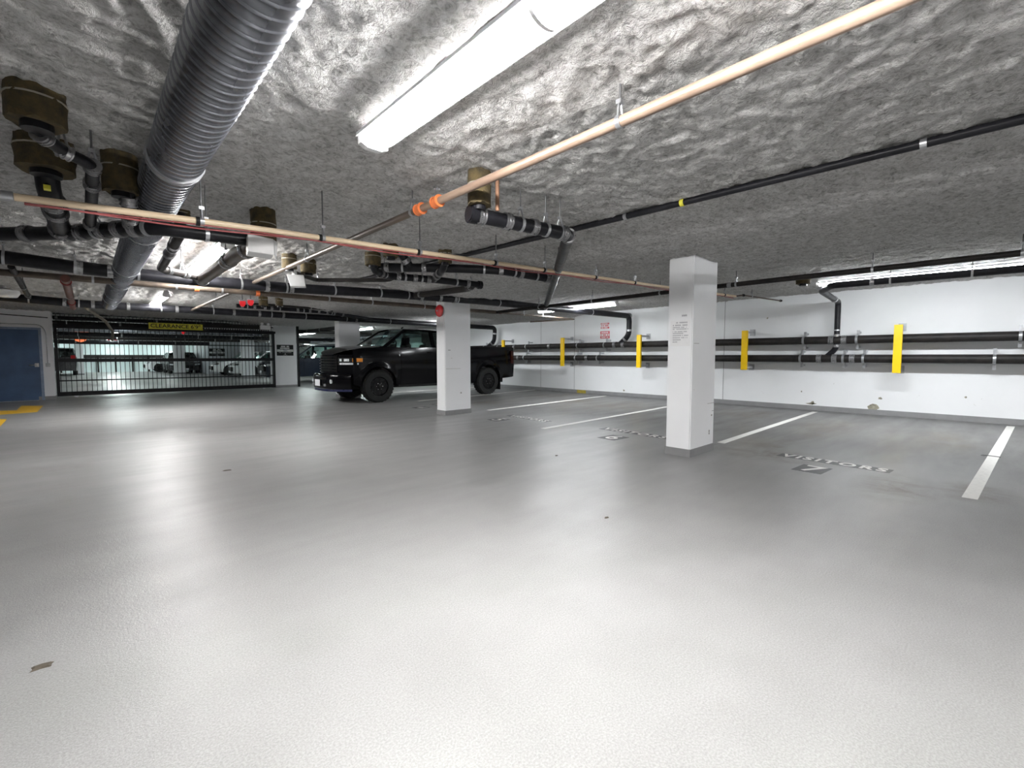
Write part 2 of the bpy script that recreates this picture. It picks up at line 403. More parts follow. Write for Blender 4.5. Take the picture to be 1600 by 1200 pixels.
decal(6.2, 8.95, a7, 1.1, .18, 'VISITORS', .21, .95, .006); decal(5.62, 9.1, a7, .28, .34, '4', .40, 1., .004, 'stall_number')
MB().prism([(-1.9, 15.2), (-1.5, 14.95), (-1.41, 14.78), (-1.15, 14.68), (-1.17, 15.95), (-.79, 15.59), (-.80, 13.95), (-1.32, 13.79), (-1.9, 13.9)], -.002, .003).build('floor_arrow', ARROW, fl)
MB().prism([(-1.6, 12.95), (-1.22, 12.8), (-1.13, 12.71), (-1.10, 11.46), (-1.5, 11.3)], -.002, .003).build('floor_arrow', ARROW, fl)
# small litter on the floor
def litter(name, label, x, y, s, seed, mat):
    rnd = random.Random(seed); n = 8
    mb = MB(); p = [(x + s * math.cos(2 * PI * k / n) * rnd.uniform(.5, 1.2), y + s * .6 * math.sin(2 * PI * k / n) * rnd.uniform(.5, 1.2)) for k in range(n)]
    mb.hexa([(a, b, 0) for a, b in p], [(x + (a - x) * .7, y + (b - y) * .7, .006) for a, b in p])
    return tag(mb.build(name, mat), label, 'debris')
LEAF = pm('dry leaf', (.09, .075, .055), .8, var=.3)
litter('dry_leaf', 'small dark leaf lying on the bare floor close to the camera', -.17, 2.44, .045, 1, LEAF)
litter('dry_leaf', 'dark scrap on the floor in front of the near pillar and the number seven', 2.74, 1.92, .022, 2, LEAF)
litter('dry_leaf', 'tiny dark scrap on the open floor left of the painted number six', 4.05, 3.56, .03, 3, LEAF)
litter('dry_leaf', 'dull flat scrap on the floor well left of the middle', 1.03, 5.42, .05, 4, LEAF)

# --- door
d1 = empty('door_1', (-1.6, 17.6, 0)); tag(d1, 'dark blue steel door in the pale wall left of the gate', None, None, 'structure')
MB().box(-.62, .70, -.012, .03, 0.01, 1.89).build('door_leaf', DOORBLUE, d1)
fr = MB(); fr.box(.70, .755, -.03, .02, 0, 1.945); fr.box(-.7, .70, -.03, .02, 1.89, 1.945); fr.build('door_frame', pm('blue grey frame paint', (.22, .28, .40), .4), d1, bevel=.004)
hb = MB(); hb.box(.60, .68, -.02, -.012, .90, 1.0); hb.tube([(.64, -.012, .95), (.64, -.07, .95), (.50, -.07, .95)], .012, 8); hb.build('door_handle', GALV, d1, 40)
kc = empty('door_conduit', (-.75, 17.6, .9)); tag(kc, 'thin grey conduit curving over the blue door down to a small button box', 'conduit')
def arc_path(pts, rad, n=5):
    """polyline with rounded corners"""
    P = [Vector(p) for p in pts]; out = [P[0]]
    for i in range(1, len(P) - 1):
        a, b, c = P[i - 1], P[i], P[i + 1]; r = min(rad, (b - a).length * .49, (c - b).length * .49)
        p, q = b + (a - b).normalized() * r, b + (c - b).normalized() * r
        for k in range(n + 1):
            t = k / n; out.append(p * (1 - t) ** 2 + b * 2 * t * (1 - t) + q * t * t)
    return out + [P[-1]]
MB().tube(arc_path([(-1.3, -.015, 1.13), (-.10, -.015, 1.13), (0, -.015, .95), (.0, -.015, .05)], .18), .011, 8).build('conduit_pipe', GALV, kc, 40)
MB().box(-.045, .045, -.05, 0, 0, .10).build('button_box', GREYMETAL, kc, bevel=.006)
tag(MB().tube([(-2.2, 17.57, 2.30), (-.7, 17.57, 2.22)], .012, 6).build('wall_cable', INK, None, 40), 'black cable strung along the wall high above the blue door', 'cable')

# ================================================================== PIPES
def ring_at(name, p, d, r, length, mat, parent, grow=.006, beads=0):
    """a band around a pipe at p along d"""
    p, d = Vector(p), Vector(d).normalized(); n = 2
    mb = MB(); mb.tube([p - d * length / 2, p + d * length / 2], r + grow, 18)
    if beads:
        for s in np.linspace(-.42, .42, beads): mb.tube([p + d * length * (s - .07), p + d * length * (s + .07)], r + grow + .004, 18)
    return mb.build(name, mat, parent, 40)
def along(pts, s):
    """point and direction at fraction s of a polyline"""
    P = [Vector(p) for p in pts]; L = [(b - a).length for a, b in zip(P, P[1:])]; t = s * sum(L)
    for a, b, l in zip(P, P[1:], L):
        if t <= l or b is P[-1]: return a + (b - a) * (t / l), (b - a).normalized()
        t -= l
def hanger(p, d, r, parent, top=None, rodr=.005, mat=None):
    """clevis hanger: strap ring with its threaded rod up into the insulation"""
    h = MB(); p, d = Vector(p), Vector(d).normalized()
    h.tube([p - d * .012, p + d * .012], r + .005, 18)
    sd = Vector((-d.y, d.x, 0)).normalized() if abs(d.z) < .9 else Vector((1, 0, 0))
    q = p + Vector((0, 0, r + .06))
    for s in (-1, 1):
        a = p + sd * s * (r * .8) + Vector((0, 0, r * .55)); h.tube([a, q + sd * s * .008], .006, 6)
    h.box(q.x - .014, q.x + .014, q.y - .014, q.y + .014, q.z - .008, q.z + .012)
    o = h.build('hanger', mat or GALV, parent, 40)
    zt = (top if top is not None else ceil_z(p.x, p.y) + .02)
    MB().tube([(q.x, q.y, q.z - .01), (q.x, q.y, zt)], rodr, 6).build('hanger_rod', ROD, o, 40)
def pipe(name, label, cat, pts, r, mat, bands=(), hangers=(), rad=None, tap=None, seg=16, bandmat=None, end_caps=(), blen=.055):
    path = arc_path(pts, rad or r * 2.6) if len(pts) > 2 else [Vector(p) for p in pts]
    o = MB().tube(path, tap or r, seg).build(name, mat, None, 50); tag(o, label, cat)
    for s in bands:
        p, d = along(pts, s); ring_at('coupling', p, d, r, blen, bandmat or BAND, o, .006, 3)
    for s in hangers:
        p, d = along(pts, s); hanger(p, d, r, o)
    for e in end_caps:
        p, d = along(pts, e); ring_at('clean_out_cap', p, d, r, .05, IRON, o, .012)
    return o
wy = 7.4
P2 = pipe('drain_pipe', 'longest black drain pipe, from the left edge past the second pillar to the right wall', 'pipe',
     [(-1.0, wy, 2.27), (0, wy, 2.215), (1.08, wy, 2.195), (2.28, wy, 2.215), (3.85, wy, 2.28), (5.84, wy - .1, 2.31), (8.17, wy - .1, 2.32), (11.36, 7.27, 2.33), (11.36, 7.27, 1.78), (11.36, 7.55, 1.55)], .075, IRON,
     bands=(.02, .075, .095, .225, .25, .42, .45, .475, .93, .962, .985), hangers=(.03, .072, .115, .2, .245, .3, .36, .40, .48, .56, .665, .80), rad=.16)
P1 = pipe('drain_pipe', 'thick black drain pipe at the far upper left crossing beneath the silver duct', 'pipe',
     [(-.62, 5.12, 2.05), (-.09, 4.55, 2.045), (.06, 4.36, 2.045), (.24, 4.06, 2.04), (.38, 3.9, 2.04), (.97, 3.9, 2.055)], .047, IRON,
     bands=(.24, .38, .44, .53, .60, .66), hangers=(.14, .5, .7, .86))
pipe('sprinkler_main', 'brown grey sprinkler pipe running just below the longest black drain pipe', 'pipe',
     [(-1.0, 8.0, 2.16), (1.16, 8.0, 2.165), (6.92, 7.95, 2.19)], .040, STEEL, bands=(.28, .38), hangers=(.02, .14, .25, .32, .52, .62, .76, .9), bandmat=ORANGE)
pipe('sprinkler_branch', 'thin sprinkler branch by the right wall bending back beyond the second pillar', 'pipe',
     [(6.92, 7.95, 2.19), (9.75, 7.95, 2.19), (9.72, 9.6, 2.21)], .022, STEEL, bands=(.03,), hangers=(.2, .35), bandmat=REDPIPE)
P4 = pipe('drain_pipe', 'black drain pipe crossing in front of the gate, above the yellow clearance sign', 'pipe',
     [(-1.5, 12.65, 2.30), (0, 12.65, 2.235), (1.9, 12.6, 2.235), (4.2, 12.6, 2.235), (5.6, 12.6, 2.235), (8.4, 12.8, 2.24), (11.36, 13.1, 2.26), (11.36, 13.15, 1.75), (11.36, 13.5, 1.56)], .078, IRON,
     bands=(.02, .09, .12, .16, .22, .30, .34, .38, .52, .95, .98), hangers=(.055, .105, .135, .2, .27, .36, .42, .5, .6, .75), rad=.16)
P6 = pipe('drain_pipe', 'black drain pipe under the lone collar by the rusty pipe, turning at an elbow', 'pipe',
     [(1.93, 2.50, 2.145), (2.84, 2.38, 2.145), (4.7, 4.2, 2.18), (7.2, 6.65, 2.25), (7.9, 7.30, 2.30)], .050, IRON, bands=(.012, .04, .07, .107, .122, .33), hangers=(.055, .085, .103, .3), end_caps=(.004,), rad=.09)
C1 = pipe('drain_pipe', 'upper black drain pipe in the middle, joining the diagonal pipe behind the cream pipe', 'pipe',
     [(2.66, 5.28, 2.275), (3.47, 4.65, 2.275), (3.9, 4.36, 2.265), (4.72, 4.15, 2.215)], .053, IRON, bands=(.05, .24, .64, .76, .93), hangers=(.13, .33, .55, .72, .86), end_caps=(.0,))
C2 = pipe('drain_pipe', 'lower black drain pipe in the middle ending at a round clean out', 'pipe',
     [(2.54, 5.12, 2.30), (2.56, 5.14, 2.20), (2.85, 5.36, 2.20), (3.4, 5.2, 2.20), (4.17, 5.13, 2.20)], .045, IRON, bands=(.14, .33, .45, .55, .88), hangers=(.2, .38, .5, .78), end_caps=(.995,), rad=.1)
pipe('drain_pipe', 'short black branch from the round clean out back to the longest drain pipe', 'pipe',
     [(4.05, 5.16, 2.19), (4.40, 5.7, 2.235), (4.42, 7.33, 2.285)], .05, IRON2, bands=(.1, .9), hangers=(.12,))
pipe('drain_pipe', 'short black stub rising from the upper middle drain pipe into the ceiling', 'pipe', [(2.97, 5.02, 2.28), (2.93, 5.03, 2.34), (2.86, 5.02, 2.42)], .05, IRON, bands=(.5,))
pipe('drain_pipe', 'small black drop pipe under the middle collar beside the cream pipe', 'pipe', [(3.08, 4.43, 2.27), (3.1, 4.5, 2.2), (3.3, 4.95, 2.19), (3.42, 5.17, 2.2)], .042, IRON, bands=(.4, .6))
pipe('vent_pipe', 'thin black pipe just above the longest drain pipe between two collars', 'pipe', [(2.05, 6.35, 2.27), (2.5, 6.85, 2.29), (3.3, 6.2, 2.30), (3.5, 6.05, 2.4)], .028, IRON2, hangers=(.35,))
L1 = pipe('drain_pipe', 'slim black pipe with pale joints dropping from the topmost upper left collar', 'pipe',
     [(-.12, 3.08, 2.30), (-.11, 3.18, 2.235), (-.04, 3.31, 2.225), (.07, 3.36, 2.20), (.065, 3.8, 2.12), (.06, 4.33, 2.06)], .030, IRON, bands=(.09, .2, .3, .45, .93), hangers=(.19, .31), rad=.05, blen=.05)
pipe('drain_pipe', 'fat black elbow pipe with a yellow mark under the second upper left collar', 'pipe',
     [(-.12, 3.78, 2.30), (-.12, 3.86, 2.17), (-.10, 4.2, 2.10), (-.09, 4.55, 2.05)], .055, IRON, bands=(.4, .55, .92), rad=.09)
pipe('drain_pipe', 'black pipe under the collar that touches the silver duct', 'pipe', [(.23, 3.68, 2.24), (.235, 3.74, 2.13), (.26, 4.06, 2.05)], .036, IRON, bands=(.25, .7, .85), rad=.06)
L4 = pipe('drain_pipe', 'black pipe under the small dark collar right of the silver duct', 'pipe', [(.63, 4.74, 2.36), (.60, 4.62, 2.17), (.60, 4.9, 2.14), (.63, 6.2, 2.12), (1.04, 6.72, 2.14), (1.12, 7.34, 2.19)], .040, IRON2, bands=(.18, .3, .62, .72, .8), hangers=(.22, .7), rad=.07)
L5 = pipe('drain_pipe', 'brightly lit pipe hanging directly beneath the second ceiling light', 'pipe', [(1.13, 4.34, 2.2), (1.12, 4.6, 2.14), (1.08, 4.9, 2.14), (1.08, 6.6, 2.12), (1.18, 7.36, 2.19)], .066, STEEL, bands=(.12, .3, .9), hangers=(.35,), rad=.1)
fat = [o for o in bpy.data.objects if str(o.get('label', '')).startswith('fat black elbow')][0]
MB().box(-.137, -.107, 3.785, 3.83, 2.142, 2.165).build('yellow_mark', SIGNY, fat)
cop = pipe('sprinkler_main', 'rusty tan steel pipe running diagonally across the ceiling, nearest overhead', 'pipe',
     [(1.83, -1.2, 2.245), (1.815, 2.92, 2.245)], .0255, RUST, hangers=(.59,))
pipe('sprinkler_main', 'dark steel pipe carrying on from the two orange couplings toward the second ceiling light', 'pipe', [(1.815, 2.92, 2.245), (1.80, 8.0, 2.235)], .0255, DARKST, bands=(.97,), hangers=(.02, .45), bandmat=ORANGE)
pipe('sprinkler_main', 'dull far continuation of the rusty steel pipe beyond the sprinkler crossing', 'pipe', [(1.80, 8.1, 2.23), (1.80, 12.6, 2.23)], .025, DARKST, hangers=(.4,))
for y_, nm in ((2.92, 'orange_coupling'), (2.70, 'orange_coupling')):
    ring_at(nm, (1.815, y_, 2.245), (0, 1, 0), .0255, .07, ORANGE, cop, .012, 2)
vb = MB(); vb.tube([(1.815, 2.70, 2.26), (1.815, 2.70, 2.33)], .012, 8); vb.tube([(1.815, 2.70, 2.33), (1.815, 2.70, 2.345)], .026, 10); vb.build('sprinkler_head', CHROME, cop, 40)
pipe('sprinkler_main', 'dark sprinkler pipe parallel to the right wall in front of its row of lights', 'pipe', [(6.9, -1.2, 2.215), (6.88, 3.3, 2.215), (6.93, 7.95, 2.19)], .034, IRON2, bands=(.43,), hangers=(.12, .25, .42, .55, .7, .85))
X2 = pipe('drain_pipe', 'black drain pipe by the right wall lights, dropping between two yellow guards', 'pipe',
     [(9.05, -1.4, 2.32), (8.78, 1.9, 2.315), (9.3, 2.15, 2.30), (11.36, 2.33, 2.30), (11.36, 2.33, 1.62), (11.36, 2.33, 1.34), (11.36, 2.52, 1.15)], .052, IRON, bands=(.39, .75, .925, .955), hangers=(.1, .24, .36), rad=.1)
hanger((11.36, 2.33, 1.72), (0, 0, 1), .052, X2, top=1.8)
# cream sprinkler branch with its cables
yb = 3.5
cr = pipe('sprinkler_branch', 'cream plastic sprinkler pipe spanning the view from the left edge toward the right wall', 'pipe',
     [(-.235, yb, 1.999), (.88, yb, 2.05), (2.15, yb, 2.088), (4.83, yb, 2.172), (7.0, yb, 2.245), (9.1, yb, 2.325)], .0195, CREAM, rad=.3)
ring_at('end_cap', (-.262, yb, 1.998), (1, 0, .04), .0195, .05, GALV, cr, .006); ring_at('end_cap', (-.30, yb, 1.997), (1, 0, .04), .0195, .035, INK, cr, .004)
for x in (.575, 1.335, 2.17, 3.05, 3.77, 4.71, 5.6, 6.6, 7.6, 8.6):
    z = float(np.interp(x, [-.235, .88, 2.15, 4.83, 7, 9.1], [1.999, 2.05, 2.088, 2.172, 2.245, 2.325]))
    hanger((x, yb, z), (1, 0, .03), .0195, cr); ring_at('black_clip', (x - .022, yb, z - .004), (1, 0, .03), .0195, .02, INK, cr, .009)
pipe('sprinkler_branch', 'end of the cream sprinkler line with a small head beside the right wall', 'pipe', [(9.1, yb, 2.325), (9.25, 3.42, 2.35), (10.6, 3.15, 2.33)], .014, STEEL, bands=(.12, .97), hangers=(.3,), blen=.04, bandmat=IRON)
def sag(label, dz, ph, rr, amp):
    pts = []
    for x in np.linspace(-.2, 9.0, 90):
        z = float(np.interp(x, [-.235, .88, 2.15, 4.83, 7, 9.1], [1.999, 2.05, 2.088, 2.172, 2.245, 2.325]))
        pts.append((x, yb + .012 * math.sin(x * 2 + ph), z - dz - amp * abs(math.sin(x * 2.2 + ph)) ** 1.5))
    tag(MB().tube(pts, rr, 6).build('cable', REDWIRE, None, 60), label, 'cable')
sag('red cable sagging lowest under the cream sprinkler pipe', .026, .4, .0055, .018)
sag('thinner red cable strapped close under the cream sprinkler pipe', .023, 1.9, .004, .006)
tag(MB().tube([(3.58, -1.2, 2.38), (3.52, 0, 2.38), (3.42, 2.8, 2.38), (3.33, 4.46, 2.38), (3.2, 6.9, 2.38)], .026, 12).build('conduit', IRON, None, 50), 'straight black conduit half buried in the ceiling insulation, right of the rusty pipe', 'pipe')
con = bpy.data.objects['conduit']
for y_, mm in ((.35, GALV), (1.75, SIGNY), (2.25, GALV)): ring_at('conduit_mark', (3.52 - .036 * y_, y_, 2.38), (0, 1, 0), .026, .03, mm, con, .003)
rv = pipe('sprinkler_main', 'red brown sprinkler pipe at the left running away behind the black drain pipes', 'pipe', [(-.14, 7.75, 2.12), (-.14, 12.3, 2.12)], .045, REDPIPE, bands=(.06, .72), bandmat=pm('red coupling', (.25, .02, .02), .4), hangers=(.5,))
pipe('flexible_conduit', 'bent beige conduit dropping at the left end of the gate', 'conduit', [(.02, 14.9, 2.40), (.08, 14.9, 2.30), (.42, 16.2, 2.12), (.62, 17.9, 1.9), (.60, 18.05, 1.65)], .035, pm('beige conduit', (.30, .27, .22), .6), rad=.4)
pipe('drain_pipe', 'many jointed black drain pipe above the gate pillar, just before the gate drain', 'pipe',
     [(2.55, 11.9, 2.33), (4.5, 11.9, 2.32), (5.2, 12.15, 2.29), (6.1, 12.5, 2.25)], .045, IRON, bands=(.03, .1, .16, .2, .36, .44, .5, .56, .62, .7), hangers=(.06, .25, .4, .6))
pipe('vent_pipe', 'thin black vent pipe turning down above the gate pillar', 'pipe', [(2.75, 11.5, 2.36), (4.55, 11.5, 2.35), (4.62, 11.6, 2.33), (4.62, 11.85, 2.32)], .025, IRON2, hangers=(.3, .6))
pipe('sprinkler_branch', 'thin black pipe slanting back at the far left under the drain pipes', 'pipe', [(-.56, 7.5, 2.17), (-.62, 10.6, 2.12)], .03, IRON2, bands=(.9,), hangers=(.6,))
# wall pipes on strut clamps
def wall_pipe(z, label, cl, bands):
    o = MB().tube([(WX - .30, -2.5, z), (WX - .30, 3, z), (WX - .30, 14.6, z)], .082, 20).build('wall_pipe', IRON2, None, 50); tag(o, label, 'pipe')
    for y in bands: ring_at('coupling', (WX - .30, y, z), (0, 1, 0), .082, .09, BAND, o, .007, 3)
    for y in cl:
        k = MB(); k.box(WX - .215, WX - .17, y - .022, y + .022, z - .19, z + .19)
        k.box(WX - .17, WX, y - .018, y + .018, z + .13, z + .165); k.box(WX - .17, WX, y - .018, y + .018, z - .165, z - .13)
        c = k.build('strut_bracket', GALV, o)
        MB().tube([(WX - .30, y - .02, z), (WX - .30, y + .02, z)], .088, 20).build('pipe_strap', GALV, c, 40)
    return o
wall_pipe(1.52, 'upper of the two black pipes along the right wall', (-.21, 1.99, 2.92, 5.6, 8.09, 9.11, 11.4, 12.9, 13.7), (2.42, 2.2, 7.44, 7.73, 10.3, 12.0))
wall_pipe(1.135, 'lower of the two black pipes along the right wall', (.07, 1.87, 2.20, 2.965, 5.4, 8.34, 9.18, 11.5, 12.9), (2.05, 2.35, 2.62, 4.95, 8.74, 11.8))

# --- silver spiral duct: ridges are geometry
def duct(x, z, r, y0, y1, pitch):
    seg = 40; v = []; n = int((y1 - y0) / pitch); prof = [(0, 0), (.72, 0), (.80, .0042), (.90, .0042)]
    for i in range(n + 1):
        for t, dr in prof:
            for k in range(seg):
                a = 2 * PI * k / seg; yy = y0 + (i + t) * pitch + .6 * pitch * math.sin(a)
                v.append((x + (r + dr) * math.cos(a), yy, z + (r + dr) * math.sin(a)))
    R_ = (n + 1) * len(prof)
    return MB().add(v, [(i * seg + k, i * seg + (k + 1) % seg, (i + 1) * seg + (k + 1) % seg, (i + 1) * seg + k) for i in range(R_ - 1) for k in range(seg)])
du = duct(.395, 2.232, .122, -1.2, 12.2, .062).build('air_duct', DUCT, None, 35); tag(du, 'big silver spiral duct running away along the left of the ceiling', 'duct')
for y in (3.05, 8.4, 10.9): ring_at('duct_collar', (.395, y, 2.232), (0, 1, 0), .122, .05, GREYMETAL, du, .008, 2)
for y in (.6, 4.9, 7.0, 10):
    s_ = ring_at('duct_strap', (.395, y, 2.232), (0, 1, 0), .122, .025, GALV, du, .0075)

# --- firestop collars
def collar(label, x, y, zb, r, tilt=0):
    rnd = random.Random(int(x * 100 + y * 1000)); seg = 20; zt = ceil_z(x, y) + .03; v = []; hs = np.linspace(zb, zt, 7)
    for i, h in enumerate(hs):
        for k in range(seg):
            rr = r * (1 + rnd.uniform(-.035, .035)) * (1.03 if i in (2, 3) else 1)
            v.append((x + rr * math.cos(2 * PI * k / seg), y + rr * math.sin(2 * PI * k / seg), h + (rnd.uniform(-.008, .008) if i == 0 else 0)))
    mb = MB().add(v, [(i * seg + k, i * seg + (k + 1) % seg, (i + 1) * seg + (k + 1) % seg, (i + 1) * seg + k) for i in range(6) for k in range(seg)] + [tuple(range(seg))[::-1], tuple(6 * seg + k for k in range(seg))])
    o = mb.build('firestop_collar', WOOL, None, 50); tag(o, label, 'pipe collar', 'brown collars where pipes enter the ceiling')
    MB().tube([(x, y, zb + (zt - zb) * .5 - .004), (x, y, zb + (zt - zb) * .5 + .004)], r * 1.05, 20).build('tie_wire', pm('dull tie wire', (.35, .32, .26), .6), o, 40)
    MB().tube([(x, y, zb - .03), (x, y, zb + .02)], r * .55, 14).build('pipe_stub', IRON, o, 40)
for a in [('brown ceiling collar highest up in the upper left corner', -.12, 3.10, 2.255, .105), ('brown ceiling collar second from the top in the upper left corner', -.12, 3.76, 2.235, .125),
          ('brown ceiling collar pressed against the left side of the silver duct', .20, 3.70, 2.175, .088), ('small dark collar just right of the silver duct', .64, 4.8, 2.32, .068),
          ('tall olive collar above the upper white plastic cover', 1.14, 4.29, 2.115, .095), ('tan collar above the lower white plastic cover', 1.84, 5.9, 2.235, .084),
          ('tan collar partly hidden behind the rusty pipe, right of the lower white cover', 2.11, 6.04, 2.235, .09), ('lone pale brown collar with a rust pipe, crossed by the rusty steel pipe', 1.98, 2.44, 2.195, .078),
          ('brown collar above the left end of the lower middle drain pipe', 2.53, 5.12, 2.255, .09), ('brown collar behind the cream pipe, left of the middle drain pipes', 2.49, 4.61, 2.27, .084),
          ('brown collar above the right part of the middle drain pipes', 3.08, 4.43, 2.26, .078), ('dark collar close to the pipe drop on the right wall', 8.4, 2.2, 2.33, .10),
          ('dark square collar near the red alarm lights', 2.71, 10.37, 2.22, .085), ('small far collar right of the red alarm lights', 3.05, 10.5, 2.25, .07)]:
    collar(*a)
tag(MB().tube([(2.07, 2.36, 2.16), (2.07, 2.36, 2.45)], .014, 10).build('drain_pipe', pm('rusty copper', (.28, .15, .09), .5, metal=.3), None, 40), 'thin rust coloured pipe beside the lone collar', 'pipe')

# --- white plastic covers hanging under the pipes
def cover(label, pts, th, mat=PLASTW):
    o = MB().hexa(pts, [(p[0] + th[0], p[1] + th[1], p[2]) for p in pts]).build('pipe_cover', mat, None, bevel=.004); tag(o, label, 'cover', 'white plastic covers on pipe ends'); return o
cv = cover('upper white plastic cover beneath the tall olive collar', [(.885, 3.72, 1.935), (1.045, 3.68, 1.925), (1.045, 3.68, 2.04), (.885, 3.72, 2.06)], (.03, .19))
MB().tube([(.93, 3.74, 2.03), (.93, 3.86, 2.06)], .012, 8).build('cover_strap', GALV, cv, 40)
MB().hexa([(1.045, 3.68, 1.94), (1.07, 3.72, 1.90), (1.085, 3.73, 2.03), (1.045, 3.68, 2.035)], [(1.05, 3.71, 1.94), (1.075, 3.75, 1.90), (1.09, 3.76, 2.03), (1.05, 3.71, 2.035)]).build('loose_flap', PLASTW, cv)
cv = cover('lower white plastic cover beneath the tan collar', [(1.86, 5.95, 2.035), (2.04, 5.95, 2.05), (2.02, 5.95, 2.19), (1.82, 5.95, 2.175)], (.05, .13))
MB().tube([(1.93, 6.0, 2.17), (1.91, 5.97, 2.25)], .03, 10).build('cover_neck', PLASTW, cv, 40)
wh = MB(); wh.lathe([(.01, -.10), (.16, -.085), (.20, -.02), (.19, .03), (.10, .06), (.02, .065)], (-1.0, 12.0, 2.31), 'z', 24)
o = wh.build('lamp_cover', PLASTW, None, 60); tag(o, 'white rounded lamp cover cut off by the left edge of the view', 'lamp')
MB().tube([(-1.0, 12.0, 2.36), (-1.0, 12.0, 2.44)], .03, 8).build('stem', PLASTW, o, 40)

# ================================================================== LIGHTS
def tube_light(label, x, y0, y1, z, mat=LIGHT, wd=.065, group='tube lights in rows under the ceiling', lip=.022):
    o = empty('strip_light', (x, (y0 + y1) / 2, z)); h = (y1 - y0) / 2; tag(o, label, 'ceiling light', group)
    hs = MB(); hs.prism([(-wd * .8, .02), (wd * .8, .02), (wd * .55, .075), (-wd * .55, .075)], -h, h, 'y'); 
    for s in (-1, 1): hs.prism([(s * wd * .8, .03), (s * wd * 1.22, .02), (s * wd * 1.3, .02 - lip), (s * wd * 1.22, .02 - lip), (s * wd * 1.12, .012)], -h, h, 'y')
    hs.build('housing', PLASTW, o)
    pr = [(wd * math.cos(a), .02 - .062 * abs(math.sin(a)) ** .8) for a in np.linspace(PI, 2 * PI, 13)]
    MB().prism([(p[0], p[1]) for p in pr], -h + .02, h - .02, 'y').build('diffuser', mat, o, 50)
    for s in (-1, 1): MB().prism([(-wd * 1.02, .022), (-wd, -.03), (-wd * .5, -.046), (wd * .5, -.046), (wd, -.03), (wd * 1.02, .022)], s * h - .02, s * h + .02, 'y').build('end_cap', PLASTW, o)
    if h > .8: MB().prism([(p[0] * 1.03, p[1] - .002) for p in pr], -.008, .008, 'y').build('joint_band', PLASTW, o)
    for s in (-.7, .7): MB().tube([(0, s * h, .07), (0, s * h, .2)], .006, 6).build('hanger_rod', ROD, o)
ZL = 2.325
tube_light('long glowing tube light nearest the camera, left of the rusty pipe', 1.17, -.15, 2.34, ZL, wd=.075)
tube_light('glowing tube light behind the cream pipe, above the brightly lit pipe', 1.12, 5.5, 8.0, 2.33, lip=.012)
tube_light('glowing tube light seen through the pipes before the gate, right of the duct end', 1.15, 10.7, 13.0, 2.33)
tube_light('tube light overhead behind the camera', 1.15, -5.7, -3.3, 2.33)
ZR = 2.395
tube_light('tube light at the top right corner, partly covered by a black pipe along the wall', 9.08, -.35, 2.15, 2.40, LIGHTW, lip=.022)
tube_light('glowing tube light high on the right, beside the diagonal drain pipe end', 8.95, 6.05, 8.5, 2.385, LIGHTW, lip=.022)
tube_light('far tube light to the right of the second pillar above the pickup bed', 8.7, 11.7, 14.0, 2.33, LIGHTW, lip=.022)
tube_light('tube light along the right wall behind the camera', 9.08, -5.9, -3.5, 2.42, LIGHT, lip=.01)
for i, (x, y0, y1) in enumerate([(1.15, 21.9, 24.3), (1.15, 27.4, 29.8), (1.15, 33., 35.4), (1.15, 39, 41.4)]):
    tube_light(['far tube light just beyond the gate', 'far tube light in the middle of the room beyond the gate', 'far tube light deep beyond the gate', 'farthest tube light by the back wall'][i], x, y0, y1, 2.33, LIGHTDIM)
for i, (x, y0, y1) in enumerate([(8.6, 17.4, 19.8), (8.2, 22.5, 24.9), (8.6, 29, 31.4)]):
    tube_light(['far tube light behind the windscreen of the black pickup', 'far tube light over the dark van', 'far tube light over the white cars'][i], x, y0, y1, 2.33, LIGHTDIM)
for i, (x0, y) in enumerate([(-3.2, 44.2), (.4, 44.2), (3.6, 44.2)]):  # extra lamps added to brighten the back wall
    tube_light(['left added lamp brightening the back wall', 'middle added lamp brightening the back wall', 'right added lamp brightening the back wall'][i], x0 + 1.2, y - 1.2, y + 1.2, 2.33, LIGHTDIM)

# ================================================================== RIGHT WALL GUARDS AND SIGNS
def guard(label, y):
    o = empty('pipe_guard', (11.15, y, .87)); tag(o, label, 'pipe guard', 'yellow guards in front of the wall pipes')
    g = MB(); g.box(-.012, .0, -.062, .062, 0, .905); g.box(0, .05, -.062, -.052, 0, .905); g.box(0, .05, .052, .062, 0, .905); g.build('guard_channel', YELLOW, o)
    for z in (.03, .85):
        b = MB(); b.box(0, .49, -.02, .02, z, z + .05); b.box(.49, .50, -.06, .06, z - .05, z + .10); b.build('guard_bracket', GREYMETAL, o)
for y, l in ((1.33, 'yellow upright pipe guard farthest right on the wall, the largest'), (4.06, 'yellow upright pipe guard just right of the near pillar'), (6.82, 'yellow upright pipe guard just left of the near pillar'),
             (9.59, 'yellow upright pipe guard between the near pillar and the pickup tail'), (12.42, 'yellow upright pipe guard showing above the pickup bed')): guard(l, y)
def wall_sign(label, y0, y1, z0, z1, ground, rows):
    o = MB().box(WX - .006, WX, y0, y1, z0, z1).build('parking_sign', ground); tag(o, label, 'sign')
    rnd = random.Random(int(z0 * 100))
    for (za, zb, fm, tm) in rows:
        if fm: MB().box(WX - .0075, WX - .004, y0 + .015, y1 - .015, za, zb).build('sign_band', fm, o)
        if tm:
            mb = MB(); pl = lambda a, b, c, d: (lambda q: (q.v, q.f))(MB().box(WX - .009, WX - .005, y1 - .04 - (b), y1 - .04 - a, c, d))
            glyph_bars(mb, 0, (y1 - y0) - .08, (za + zb) / 2, (zb - za) * .6, rnd, pl); mb.build('sign_lettering', tm, o)
wall_sign('upper red and white wall sign above the long wall pipes', 8.13, 8.47, 2.02, 2.21, PAPER, [(2.155, 2.20, INKR, PAPER), (2.09, 2.15, None, INKR), (2.03, 2.08, INKR, PAPER)])
